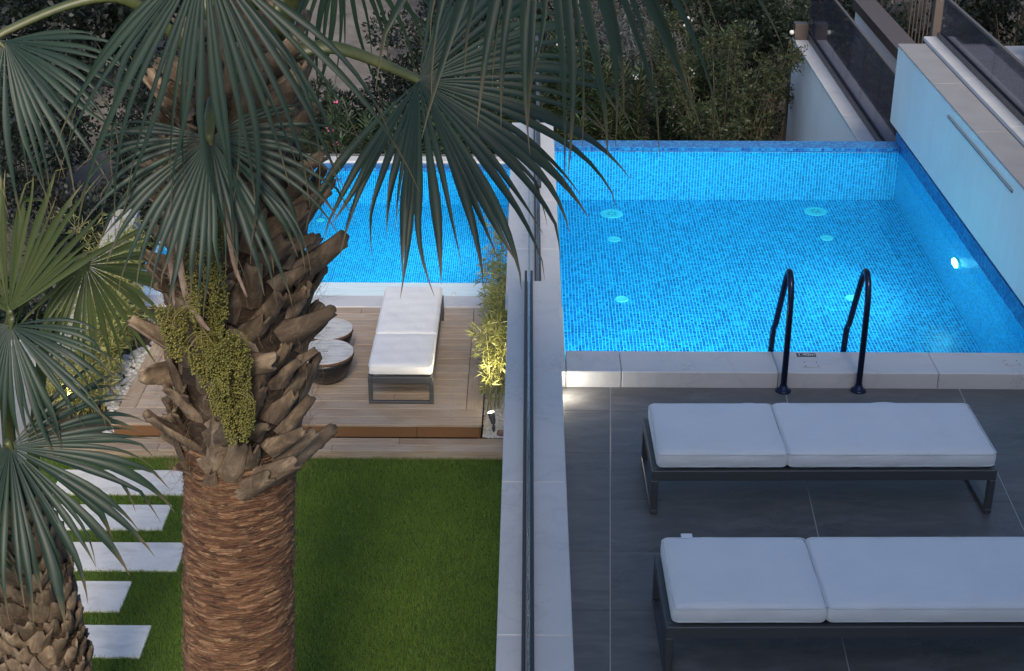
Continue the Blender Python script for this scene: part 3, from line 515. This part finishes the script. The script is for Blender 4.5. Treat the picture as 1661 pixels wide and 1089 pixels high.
# ------------------------------------------------------------------ vegetation builders
def leaves(P, D, L, W, up_=None, curl=.0):
    n = len(P); L = np.broadcast_to(L, n)[:, None]; W = np.broadcast_to(W, n)[:, None]; D = D/np.linalg.norm(D, axis=1, keepdims=True)
    r = rng.normal(0, 1, (n, 3)) if up_ is None else up_; S = np.cross(D, r); S /= np.linalg.norm(S, axis=1, keepdims=True)+1e-9; Nn = np.cross(S, D)
    mid = P+D*L*.45-Nn*curl*L*.15
    return np.stack([P, mid+S*W*.5+Nn*W*.12, P+D*L-Nn*curl*L*.6, mid-S*W*.5+Nn*W*.12], 1).reshape(-1, 3)
def leafobj(name, Vs, mat, parent, rnd=None):
    V = np.concatenate(Vs); n = len(V)//4; r = rng.uniform(0, 1, n) if rnd is None else rnd
    return link(name, mesh(V, np.arange(4*n).reshape(-1, 4), False, {'rnd': np.repeat(r, 4)}), mat, parent)
def rdir(n, zb=0.): d = rng.normal(0, 1, (n, 3)); d[:, 2] += zb; return d/np.linalg.norm(d, axis=1, keepdims=True)
def shrub(name, label, cat, x, y, z, rx, rz, mat, n=5000, ll=.06, lw=.025, clumps=26, group=None, zb=.4, twigs=14):
    t = thing(name, label, cat, (x, y, z), 0, group); cc = rdir(clumps, .25)*rng.uniform(.35, .95, (clumps, 1))*[rx, rx, rz]+[0, 0, rz]; cc[:, 2] = np.maximum(cc[:, 2], .1)
    k = rng.integers(0, clumps, n); cr = rng.uniform(.16, .34, clumps)[k]*rx; d = rdir(n); P = cc[k]+d*(cr*rng.uniform(.3, 1., n)**.5)[:, None]
    leafobj('crown', [leaves(P, d*.7+rdir(n, zb)*.8, ll*rng.uniform(.6, 1.3, n), lw*rng.uniform(.7, 1.2, n))], mat, t, np.clip(rng.uniform(0, .6, n)+rng.uniform(0, .4, clumps)[k], 0, 1))
    m = MB()
    for c in cc[:twigs]: m.tube(bez([(rng.normal(0, .06), rng.normal(0, .06), -.3), c*[.35, .35, .5], c], 4), np.linspace(.02, .004, 9), 5)
    m.build('stems', TWIG, t); return t
def oleander(x, y, z, h, ns, sp, label, flowers=None, group=None, mat=None):
    t = thing('oleander_bush', label, 'shrub', (x, y, z), 0, group); Vs = []; m = MB(); fl = MB()
    for s in range(ns):
        bx0, by0 = rng.normal(0, sp*.3, 2); tx, ty = bx0+rng.normal(0, sp*.55), by0+rng.normal(0, sp*.4); hh = h*rng.uniform(.62, 1.05); P = np.array(bez([(bx0, by0, -.2), ((bx0+tx)/2, (by0+ty)/2, hh*.55), (tx, ty, hh)], 8)); m.tube(P, np.linspace(.010, .003, len(P)), 5)
        for q in np.arange(.30, 1.0, .05/h*1.1):
            i = q*(len(P)-1); a = P[int(i)]; b2 = P[min(int(i)+1, len(P)-1)]; c = a+(b2-a)*(i-int(i)); ax = nrm(b2-a+1e-6); k = 4; ph = rng.uniform(0, 6.28)+np.arange(k)*6.283/k
            d = np.stack([np.cos(ph), np.sin(ph), np.full(k, .75+.8*max(0, q-.8)*5)], 1)+rng.normal(0, .12, (k, 3)); Vs.append(leaves(np.tile(c, (k, 1)), d, rng.uniform(.13, .21, k), rng.uniform(.026, .036, k), np.tile([0, 0, 1.], (k, 1))+rng.normal(0, .2, (k, 3)), .35))
        if flowers is not None and s % 4 == 0:
            for j in range(5): p = P[-1]+rng.normal(0, .03, 3)+[0, 0, .03]; fl.add(p+IV*.018, IF.tolist())
    leafobj('foliage', Vs, mat or L_OLE, t); m.build('stems', TWIG, t)
    if flowers is not None and fl.v: fl.build('blossom', flowers, t)
    return t
def bamboo(x, y, z, h, n, sp, label, group, ll=.11):
    t = thing('bamboo_plant', label, 'bamboo', (x, y, z), 0, group); Vs = []; m = MB()
    for s in range(n):
        bx0, by0 = rng.normal(0, sp*.35, 2); hh = h*rng.uniform(.5, 1.05); tx, ty = bx0+rng.normal(0, sp*.7), by0+rng.normal(0, sp*.7); P = np.array(bez([(bx0, by0, 0), (bx0*.6+tx*.4, by0*.6+ty*.4, hh*.6), (tx, ty, hh)], 7)); m.tube(P, np.linspace(.006, .002, len(P)), 5)
        for c in P[3:]:
            k = rng.integers(2, 6); d = rdir(k); d[:, 2] = d[:, 2]*.5+.05; tw = c+d*rng.uniform(.03, .12, (k, 1))
            for j in range(k): m.tube([c, tw[j]], .0014, 3)
            for rep in range(3): d2 = d+rng.normal(0, .5, (k, 3)); Vs.append(leaves(tw, d2, rng.uniform(.6, 1.2, k)*ll, rng.uniform(.010, .016, k), None, .3))
    leafobj('foliage', Vs, L_BAM, t); m.build('culms', CULM, t); return t
for i, (x, y, h) in enumerate(((-.33, 13.5, .95), (-.32, 13.85, 1.25), (-.30, 14.25, 1.45), (-.29, 14.75, 1.55), (-.30, 15.25, 1.35))): bamboo(x, y, -2.46, h*1.12, 5, .13, 'pale lit bamboo in the white gravel strip, '+('right above the lit spike lamp', 'second from the lit spike lamp', 'third from the lit spike lamp', 'fourth from the lit spike lamp', 'last before the lower pool')[i], 'bamboo in the gravel strip')
for i, (x, y, h) in enumerate(((-4.45, 13.4, .6), (-4.55, 13.9, .95), (-4.5, 14.4, 1.2), (-4.45, 14.9, 1.3), (-4.5, 15.4, 1.4))): bamboo(x, y, -2.47, h, 14, .26, 'bushy bamboo in the pebble bed by the deck, '+('shortest, next to the plank step', 'second from the plank step', 'third from the plank step', 'fourth from the plank step', 'tallest, last before the lower pool')[i], 'bamboo in the pebble bed')
# ------------------------------------------------------------------ palms
def frond(par, base, hub, a, nv, Rr, spread, droop, mat=LEAF_P, nseg=46, fuse=.42, lift=.25, seed=0, bend=None, pw=.026, skew=0.):
    rs = np.random.default_rng(seed+100); hub = np.array(hub, float); a = nrm(a); nv = np.array(nv, float); nv = nrm(nv-a*(nv@a)); s = np.cross(nv, a); V = []; F = []; T = []; Q = []; g = np.array([0, 0, -1.]); st_ = 13
    th = np.linspace(-spread+skew, spread+skew, nseg); dth = th[1]-th[0]
    for i, q in enumerate(th):
        rl = Rr*(.70+.30*math.cos((q-skew)*.75))*rs.uniform(.78, 1.10); q2 = q+rs.normal(0, .022); d0 = math.cos(q2)*a+math.sin(q2)*s; cup = .22*abs(math.sin(q2))+.10
        d = nrm(d0+nv*cup*.5); p = hub+a*.015; dr = droop*rs.uniform(.5, 1.7); base_i = len(V); hwf = None; tw = rs.normal(0, 1.0); lat = rs.normal(0, .05); fu_ = fuse*rs.uniform(.72, 1.15); rr = rs.uniform(0, 1)
        kink = rs.uniform(.62, .85) if rs.uniform() < .42 else 2; kn = rs.uniform(.6, 1.6)
        for j in range(st_+1):
            t = j/st_; hw = rl*t*math.sin(dth/2)*1.04 if t < fu_ else None
            if hw is None:
                hwf = hwf or rl*fu_*math.sin(dth/2)*1.04; u = (t-fu_)/(1-fu_); hw = hwf*(1-u**1.25)*(1-.15*u)
            hw = max(hw, .0006); sd = nrm(np.cross(nv, d)); sd = nrm(sd*math.cos(tw*max(0, t-fuse))+np.cross(d, sd)*math.sin(tw*max(0, t-fuse))); nn = np.cross(d, sd); f = .45*hw if t > .04 else 0
            V += [p-sd*hw+nn*f, p-nn*f*.2, p+sd*hw+nn*f]; T += [t]*3; Q += [rr]*3
            p = p+d*rl/st_; d = nrm(d+g*dr*(t**1.6)*.42-nv*.02+sd*lat*(t > fuse)+(g*kn if t >= kink and t < kink+1/st_ else 0))
        for j in range(st_):
            k = base_i+3*j; F += [(k, k+1, k+4, k+3), (k+1, k+2, k+5, k+4)]
    fr = link('frond', mesh(V, np.array(F), False, {'tt': T, 'rnd': Q}), mat, par)
    b = np.array(base, float); L = np.linalg.norm(hub-b); mid = (b+hub)/2+np.array([0, 0, lift*L]) if bend is None else np.array(bend)
    P = np.array(bez([b, mid, hub-a*.02, hub+a*.05], 10)); m = MB(); m.tube(P, np.concatenate([np.linspace(pw*1.5, pw*.75, len(P)-6), np.linspace(pw*.7, .003, 6)]), 8, .45, nv); m.build('petiole', PETIOLE, fr, True); return fr
def boot_mesh(seed, L=.24, w0=.13, w1=.075, out=.14):
    rs = np.random.default_rng(seed); nu, nv_ = 7, 8; V = []; F = []
    split = rs.uniform(-.3, .3); rg = np.cumsum(rs.uniform(-.016, .016, nu))
    for sgn in (1, -1):
        for j in range(nv_+1):
            t = j/nv_; w = w0+(w1-w0)*t**.8
            for i in range(nu):
                u = i/(nu-1)*2-1; ln = L*t+(rg[i]-.03*(1-min(1, abs(u-split)*2.5)))*(t**4)
                th = (.015*(1-.35*t))*(1-u*u*.7)+.002; y = out*(t**1.5)+.018*math.sin(t*3)-.032*(u*u)*(1-.3*t)+sgn*th+.005*math.sin(9*u+5*t+seed)
                V.append((u*w/2+.012*math.sin(3*t+seed), y, ln))
    n = nu*(nv_+1)
    for j in range(nv_):
        for i in range(nu-1): k = j*nu+i; F += [(k, k+nu, k+nu+1, k+1), (n+k, n+k+1, n+k+nu+1, n+k+nu)]
        F += [(j*nu, n+j*nu, n+(j+1)*nu, (j+1)*nu), (j*nu+nu-1, (j+1)*nu+nu-1, n+(j+1)*nu+nu-1, n+j*nu+nu-1)]
    for i in range(nu-1): k = nv_*nu+i; F += [(k, n+k, n+k+1, k+1)]
    return mesh(V, F, True)
def place_boot(me, par, ax, z, phi, r, lean, tilt, sc_):
    o = link('leaf_base', me, None, par); c, s = math.cos(phi), math.sin(phi)
    M = Matrix(((-s, c, 0), (c, s, 0), (0, 0, 1))).transposed().to_4x4()   # x tangent, y radial
    M = Matrix(((-s, c, 0, 0), (c, s, 0, 0), (0, 0, 1, 0), (0, 0, 0, 1)))
    o.matrix_local = Matrix.Translation((ax[0]+c*r, ax[1]+s*r, z)) @ M @ Matrix.Rotation(lean, 4, 'Y') @ Matrix.Rotation(tilt, 4, 'X') @ Matrix.Scale(sc_, 4); return o
def fibres(name, par, fn, n, L, wd, mat, label=None):
    V = np.zeros((n, 4, 3)); 
    for i in range(n):
        p, d, s = fn(i); l = L*rng.uniform(.4, 1.4); V[i] = [p-s*wd, p+d*l*.5+s*wd*.6, p+d*l+rng.normal(0, l*.15, 3), p+d*l*.5-s*wd*.9]
    o = link(name, mesh(V.reshape(-1, 3), np.arange(4*n).reshape(-1, 4), False, {'rnd': rng.uniform(0, 1, 4*n)}), mat, par); o['kind'] = 'stuff'; return o
# --- tall palm in front
PX, PYY = -1.29, 6.0; AX = lambda z: (PX-.025*(z-1.5)*(-1)*1.1, PYY)
AX = lambda z: (-1.43+.079*(z-.08), PYY)
palm = thing('palm_tree', 'tall fan palm with shaggy trunk and hanging fruit in the lawn', 'palm tree', (AX(-2.55)[0], PYY, LZ)); PO = np.array([AX(-2.55)[0], PYY, LZ])
def rel(p): return np.array(p, float)-PO
nt_, zz = 160, np.concatenate([np.linspace(-2.6, -.1, 40), np.linspace(-.095, 1.45, 330)]); ang = np.linspace(0, 2*math.pi, nt_, endpoint=False); A, Z = np.meshgrid(ang, zz)
wob = .006*np.sin(3*A+Z*2)+.003*np.sin(7*A+1+Z*5)+.002*np.sin(13*A+Z*9); ph = (Z+wob)/.0165; rid = np.abs((ph % 1)-.35); rid = np.where((ph % 1) < .35, (ph % 1)/.35, 1-((ph % 1)-.35)/.65)
h1 = np.sin(np.floor(ph)*12.9898+np.floor(A*3.3+np.floor(ph)*2.3+.35*np.sin(Z*40))*78.233)*43758.5453; h1 = h1-np.floor(h1); lump = .006*np.sin(5*A+Z*11)*np.sin(Z*7+A*2)
rad = .262-.012*np.clip(Z, 0, 2)+.015*rid*(.25+h1)+lump+rng.normal(0, .0016, A.shape)
V = np.stack([-1.43+.079*(Z-.08)+rad*np.cos(A), PYY+rad*np.sin(A), Z], -1).reshape(-1, 3)-PO; nr = len(zz); i0 = (np.arange(nr-1)[:, None]*nt_+np.arange(nt_)[None]); i1 = (np.arange(nr-1)[:, None]*nt_+(np.arange(nt_)+1)[None] % nt_)
link('trunk', mesh(V, np.stack([i0.ravel(), i1.ravel(), i1.ravel()+nt_, i0.ravel()+nt_], 1), False, {'rnd': h1.ravel()}), BARKR, palm)
cz = np.linspace(1.3, 3.5, 30); cr_ = np.interp(cz, [1.3, 1.7, 2.2, 2.9, 3.3, 3.5], [.24, .27, .275, .24, .16, .06]); MB().lathe([(r, 0) for r in [.01]], 3) if False else None
m = MB(); m.tube([rel((AX(z)[0], PYY, z)) for z in cz], cr_, 28); m.build('trunk_core', CORE, palm)
boots = [boot_mesh(s, .18+.045*(s % 3), .15+.03*(s % 2), .035+.022*(s % 3), .085+.03*(s % 2)) for s in range(9)]
for b2 in boots: b2.materials.append(BOOT)
k = 0; z = 1.24; 
while z < 3.22:
    phi = k*2.39996+rng.normal(0, .08); x, y = AX(z); r = float(np.interp(z, [1.2, 1.5, 2.2, 2.9, 3.3], [.235, .262, .275, .235, .15]))
    place_boot(boots[rng.integers(0, 9)], palm, rel((x, y, 0)), z-PO[2], phi, r, R(rng.normal(30, 22)), R(rng.normal(2, 12)), rng.uniform(.55, 1.1)); k += 1; z += .0072
def fb(i):
    z = rng.uniform(-.05, 1.38); p_ = rng.uniform(0, 6.283); x, y = AX(z); r = .274-.012*max(z, 0); s = np.array([math.cos(p_), math.sin(p_), 0]); d = nrm(np.array([-math.sin(p_), math.cos(p_), rng.normal(.0, .14)])*rng.choice([-1, 1])+s*rng.uniform(-.05, .20)); return rel((x, y, z))+s*r, d, np.array([0, 0, 1.])
fibres('bark_fibre', palm, fb, 5200, .05, .0017, FIBRE)
def fb2(i):
    z = rng.uniform(1.25, 3.3); p_ = rng.uniform(0, 6.283); x, y = AX(z); r = np.interp(z, [1.2, 1.6, 2.2, 2.9, 3.3], [.26, .30, .31, .27, .18])+rng.uniform(0, .05); s = np.array([math.cos(p_), math.sin(p_), 0]); d = nrm(rdir(1)[0]+s*.7+np.array([0, 0, .25])); return rel((x, y, z))+s*r, d, nrm(np.cross(d, (0.1, .2, 1)))
fibres('boot_fibre', palm, fb2, 6500, .12, .0010, FIBRE)
crown = lambda dx, dy, z: rel((AX(z)[0]+dx, PYY+dy, z))
def F(base, hub, a, nv, Rr, sp, dr, **k): return frond(palm, base, rel(hub), a, nv, Rr, sp, dr, **k)
F(crown(.14, -.02, 3.20), (-.47, 6.1, 3.085), (.76, -.28, -.40), (.20, -.74, .60), 1.0, R(104), .34, seed=1, nseg=46, fuse=.56, bend=rel((-.80, 6.02, 3.24)), skew=R(10))
F(crown(0, -.16, 3.30), (-1.16, 5.4, 3.76), (.02, -.25, -.97), (0, -.95, .3), 1.14, R(54), .75, seed=2, nseg=27, bend=rel((-1.18, 5.62, 3.72)), fuse=.38)
F(crown(-.02, -.2, 3.05), (-1.212, 5.45, 3.05), (.14, -.45, -.62), (.0, -.55, .8), 0.70, R(112), .60, seed=3, nseg=46, fuse=.52)
F(crown(.16, .0, 3.28), (-.02, 4.5, 4.33), (.55, -.10, -.70), (.4, -.75, .5), 1.10, R(78), .42, seed=4, nseg=40, bend=rel((-.72, 5.6, 3.80)), fuse=.5)
F(crown(-.16, 0, 3.20), (-2.03, 5.7, 3.36), (.05, -.35, -.80), (-.1, -.8, .5), .72, R(95), .55, seed=5, nseg=34, bend=rel((-1.62, 5.85, 3.48)), pw=.018)
F(crown(-.12, .12, 3.32), (-1.85, 6.9, 4.0), (-.6, .5, -.3), (-.2, .3, .9), .9, R(95), .35, seed=6, nseg=34)
F(crown(.02, .16, 3.35), (-.85, 6.9, 4.15), (.5, .6, .1), (.0, .4, .9), .9, R(95), .35, seed=7, nseg=34)
F(crown(.05, -.05, 3.4), (-1.05, 5.7, 4.35), (.15, -.2, .9), (.0, .9, .3), .85, R(80), .3, seed=9, nseg=32)
F(crown(.12, .1, 3.3), (-.80, 6.4, 3.66), (.1, .1, -.95), (.2, -.9, .3), .80, R(48), .4, seed=10, nseg=18, pw=.02, fuse=.35)
# fruit
fc_ = [(-1.29, 5.50, 2.85), (-1.32, 5.47, 2.58), (-1.35, 5.47, 2.32), (-1.28, 5.50, 2.12), (-1.24, 5.52, 1.95), (-1.22, 5.54, 1.74)]; FP = np.array([rel(p) for p in bez(fc_, 16)]); n = 12500
nb = 78; bt = np.sort(rng.uniform(.02, 1, nb)); bw = np.interp(bt, [0, .15, .45, .7, .9, 1], [.05, .09, .13, .09, .06, .03]); ba = rng.uniform(0, 6.283, nb); bl = rng.uniform(.08, .19, nb); bc = FP[(bt*(len(FP)-1)).astype(int)]+np.stack([np.cos(ba)*bw, np.sin(ba)*bw*.7, rng.uniform(0, .05, nb)], 1); strand = rng.integers(0, nb, n)
tv = rng.uniform(0, 1, n); rr_ = (.036-.022*tv)*rng.uniform(.25, 1, n)**.5; aa = rng.uniform(0, 6.283, n); BP = bc[strand]+np.stack([np.cos(aa)*rr_, np.sin(aa)*rr_, -tv*bl[strand]], 1)+rng.normal(0, .003, (n, 3)); OV = np.array([(1, 0, 0), (-1, 0, 0), (0, 1, 0), (0, -1, 0), (0, 0, 1), (0, 0, -1)], float); OF = np.array([(0, 2, 4), (2, 1, 4), (1, 3, 4), (3, 0, 4), (2, 0, 5), (1, 2, 5), (3, 1, 5), (0, 3, 5)])
V = (OV[None]*rng.uniform(.0036, .0072, n)[:, None, None]+BP[:, None]).reshape(-1, 3); Fa = (OF[None]+(np.arange(n)*6)[:, None, None]).reshape(-1, 3)
fr_ = link('fruit_cluster', mesh(V, Fa, True, {'rnd': np.repeat(np.clip(rng.normal(.5, .25, n)+.2*np.sin(strand*1.7), 0, 1), 6)}), FRUIT, palm); fr_['kind'] = 'stuff'
m = MB(); m.tube(FP, np.linspace(.006, .002, len(FP)), 6)
for s in range(60):
    i = rng.integers(4, len(FP)-10); a = rng.uniform(0, 6.28); e = FP[i]+[math.cos(a)*.09, math.sin(a)*.06, -.05]; m.tube(bez([FP[i], FP[i]*.5+e*.5+[0, 0, .02], e, e+[0, 0, -.05]], 3), .0014, 4)
m.build('fruit_stalk', STALK, fr_)
for pts, w0 in (([(-1.36, 5.42, 3.05), (-1.375, 5.40, 2.75), (-1.40, 5.40, 2.55), (-1.41, 5.42, 2.34)], .014), ([(-1.34, 5.41, 3.0), (-1.36, 5.39, 2.72), (-1.35, 5.38, 2.42), (-1.30, 5.38, 2.30), (-1.27, 5.39, 2.25)], .017), ([(-1.24, 5.42, 3.10), (-1.22, 5.40, 2.95), (-1.17, 5.39, 2.78), (-1.15, 5.39, 2.55), (-1.11, 5.39, 2.40)], .013)):
    P = [rel(p) for p in bez(pts, 8)]; MB().tube(P, w0*.62*(.5+.9*np.sin(np.linspace(.2, 3.0, len(P)))), 7, .35, (0, -1, 0)).build('dry_spathe', SPATHE, palm, True)
# --- shorter palm at the left
PO2 = np.array([-2.98, 7.4, LZ]); palm2 = thing('palm_tree', 'shorter fan palm with criss cross leaf stubs beside the white slabs', 'palm tree', tuple(PO2))
m = MB(); zz2 = np.linspace(-2.6, .45, 40); m.tube([(0, 0, z-PO2[2]) for z in zz2], np.interp(zz2, [-2.6, -.9, -.4, .1, .45], [.25, .25, .22, .16, .05]), 28); m.build('trunk', CORE, palm2)
stubs = [boot_mesh(s+40, .15, .17, .085, .05) for s in range(6)]
for b2 in stubs: b2.materials.append(BOOT)
k = 0; z = -1.15
while z < .2:
    phi = k*2.39996; place_boot(stubs[k % 6], palm2, (0, 0, 0), z-PO2[2], phi, float(np.interp(z, [-1.2, -.4, .2], [.245, .215, .14])), R(rng.normal(0, 9)), R(rng.normal(-2, 6)), rng.uniform(.9, 1.15)); k += 1; z += .0098
def fb3(i):
    z = rng.uniform(-1.2, .2); p_ = rng.uniform(0, 6.283); r = np.interp(z, [-1.2, -.4, .2], [.26, .23, .16])+rng.uniform(0, .03); s = np.array([math.cos(p_), math.sin(p_), 0]); t_ = np.array([-s[1], s[0], 0]); d = nrm(t_*rng.choice([-1, 1])+np.array([0, 0, rng.normal(.3, .5)])+s*.25); return np.array([0, 0, z-PO2[2]])+s*r, d, nrm(np.cross(d, s))
fibres('stub_fibre', palm2, fb3, 2600, .09, .0012, FIBRE)
def G(hub, a, nv, Rr, sp, dr, base=(0, 0, .75), **k): return frond(palm2, np.array([0, 0, -PO2[2]])+np.array(base), np.array(hub)-PO2, a, nv, Rr, sp, dr, **k)
G((-2.76, 6.9, .858), (.50, -.35, -.55), (.1, -.65, .74), 0.98, R(112), .48, seed=21, nseg=46, fuse=.6, base=(.05, -.1, .28), lift=.1, skew=R(-8))
G((-2.76, 7.2, 1.48), (-.02, .12, .95), (.05, -.95, .25), 0.92, R(56), .10, mat=LEAF_LIT, seed=22, nseg=28, fuse=.6, base=(.02, -.02, .34))
G((-2.74, 7.15, 1.46), (-.02, -.40, -.85), (0, -.9, .4), 0.78, R(98), .55, seed=23, nseg=38, fuse=.5, base=(.02, -.05, .32))
G((-2.45, 7.6, 1.62), (.35, .0, -.75), (.2, -.7, .6), 0.74, R(98), .75, seed=24, nseg=38, fuse=.45, base=(.1, .05, .32), mat=LEAF_LIT)
G((-3.4, 6.95, 1.3), (-.5, -.3, -.6), (-.2, -.6, .7), .7, R(110), .45, seed=25, nseg=30, base=(-.05, -.05, .3)); G((-3.5, 7.8, 1.45), (-.6, .5, .1), (0, -.4, .9), .7, R(95), .4, seed=26, nseg=30, base=(-.05, .05, .32))
G((-3.05, 6.75, .55), (-.25, -.5, -.7), (0, -.75, .6), .7, R(95), .5, seed=28, nseg=30, base=(0, -.12, .25), lift=.05)
# ------------------------------------------------------------------ shrubs behind the pools
for i, x in enumerate((-4.3, -3.5, -2.9, -2.3, -1.6, -.9)): oleander(x, 21.5+.15*(i % 2), gz(x, 21.5)+0, 2.75+.2*(i % 3), 15, .42, 'leafy oleander bush growing behind the lower pool edge' if i != 2 else 'oleander bush with pink blossom behind the lower pool edge', FLOWERP if i == 2 else None, 'oleanders behind the lower pool')
for i, x in enumerate((-.2, .35, .9, 1.5, 2.05, 2.6)): oleander(x, 21.4+.3*(i % 2), gz(x, 21.5), 3.55+.3*((i*2) % 3), 20, .42, 'upright oleander bush with white blossoms behind the upper pool edge' if i in (0, 1, 4) else 'upright oleander bush without blossoms behind the upper pool edge', FLOWER if i in (0, 1, 4) else None, 'flowering oleanders behind the upper pool' if i in (0, 1, 4) else 'plain oleanders behind the upper pool')
def pomegranate(x, y, z, h, n, sp, label):
    t = thing('pomegranate_bush', label, 'shrub', (x, y, z)); Vs = []; m = MB()
    for s in range(n):
        q = rng.normal(0, sp, 2); hh = h*rng.uniform(.55, 1.02); P = np.array(bez([(q[0]*.2, q[1]*.2, 0), (q[0]*.55, q[1]*.5, hh*.6), (q[0]*1.0, q[1], hh), (q[0]*1.25, q[1], hh*rng.uniform(.9, 1.08))], 7)); m.tube(P, np.linspace(.014, .002, len(P)), 5)
        for c in P[6:]:
            for rep in range(3):
                d = rdir(1, .1)[0]; e = c+d*rng.uniform(.08, .28); m.tube([c, (c+e)/2+[0, 0, .02], e], .0018, 3); k = 9; tt_ = rng.uniform(.2, 1, (k, 1)); Vs.append(leaves(c+(e-c)*tt_, rdir(k, .3), rng.uniform(.04, .075, k), rng.uniform(.018, .028, k)))
    leafobj('foliage', Vs, L_POM, t); m.build('stems', TWIG, t)
pomegranate(2.75, 20.0, -3.6, 3.35, 34, .42, 'airy light green pomegranate bush beside the retaining wall end')
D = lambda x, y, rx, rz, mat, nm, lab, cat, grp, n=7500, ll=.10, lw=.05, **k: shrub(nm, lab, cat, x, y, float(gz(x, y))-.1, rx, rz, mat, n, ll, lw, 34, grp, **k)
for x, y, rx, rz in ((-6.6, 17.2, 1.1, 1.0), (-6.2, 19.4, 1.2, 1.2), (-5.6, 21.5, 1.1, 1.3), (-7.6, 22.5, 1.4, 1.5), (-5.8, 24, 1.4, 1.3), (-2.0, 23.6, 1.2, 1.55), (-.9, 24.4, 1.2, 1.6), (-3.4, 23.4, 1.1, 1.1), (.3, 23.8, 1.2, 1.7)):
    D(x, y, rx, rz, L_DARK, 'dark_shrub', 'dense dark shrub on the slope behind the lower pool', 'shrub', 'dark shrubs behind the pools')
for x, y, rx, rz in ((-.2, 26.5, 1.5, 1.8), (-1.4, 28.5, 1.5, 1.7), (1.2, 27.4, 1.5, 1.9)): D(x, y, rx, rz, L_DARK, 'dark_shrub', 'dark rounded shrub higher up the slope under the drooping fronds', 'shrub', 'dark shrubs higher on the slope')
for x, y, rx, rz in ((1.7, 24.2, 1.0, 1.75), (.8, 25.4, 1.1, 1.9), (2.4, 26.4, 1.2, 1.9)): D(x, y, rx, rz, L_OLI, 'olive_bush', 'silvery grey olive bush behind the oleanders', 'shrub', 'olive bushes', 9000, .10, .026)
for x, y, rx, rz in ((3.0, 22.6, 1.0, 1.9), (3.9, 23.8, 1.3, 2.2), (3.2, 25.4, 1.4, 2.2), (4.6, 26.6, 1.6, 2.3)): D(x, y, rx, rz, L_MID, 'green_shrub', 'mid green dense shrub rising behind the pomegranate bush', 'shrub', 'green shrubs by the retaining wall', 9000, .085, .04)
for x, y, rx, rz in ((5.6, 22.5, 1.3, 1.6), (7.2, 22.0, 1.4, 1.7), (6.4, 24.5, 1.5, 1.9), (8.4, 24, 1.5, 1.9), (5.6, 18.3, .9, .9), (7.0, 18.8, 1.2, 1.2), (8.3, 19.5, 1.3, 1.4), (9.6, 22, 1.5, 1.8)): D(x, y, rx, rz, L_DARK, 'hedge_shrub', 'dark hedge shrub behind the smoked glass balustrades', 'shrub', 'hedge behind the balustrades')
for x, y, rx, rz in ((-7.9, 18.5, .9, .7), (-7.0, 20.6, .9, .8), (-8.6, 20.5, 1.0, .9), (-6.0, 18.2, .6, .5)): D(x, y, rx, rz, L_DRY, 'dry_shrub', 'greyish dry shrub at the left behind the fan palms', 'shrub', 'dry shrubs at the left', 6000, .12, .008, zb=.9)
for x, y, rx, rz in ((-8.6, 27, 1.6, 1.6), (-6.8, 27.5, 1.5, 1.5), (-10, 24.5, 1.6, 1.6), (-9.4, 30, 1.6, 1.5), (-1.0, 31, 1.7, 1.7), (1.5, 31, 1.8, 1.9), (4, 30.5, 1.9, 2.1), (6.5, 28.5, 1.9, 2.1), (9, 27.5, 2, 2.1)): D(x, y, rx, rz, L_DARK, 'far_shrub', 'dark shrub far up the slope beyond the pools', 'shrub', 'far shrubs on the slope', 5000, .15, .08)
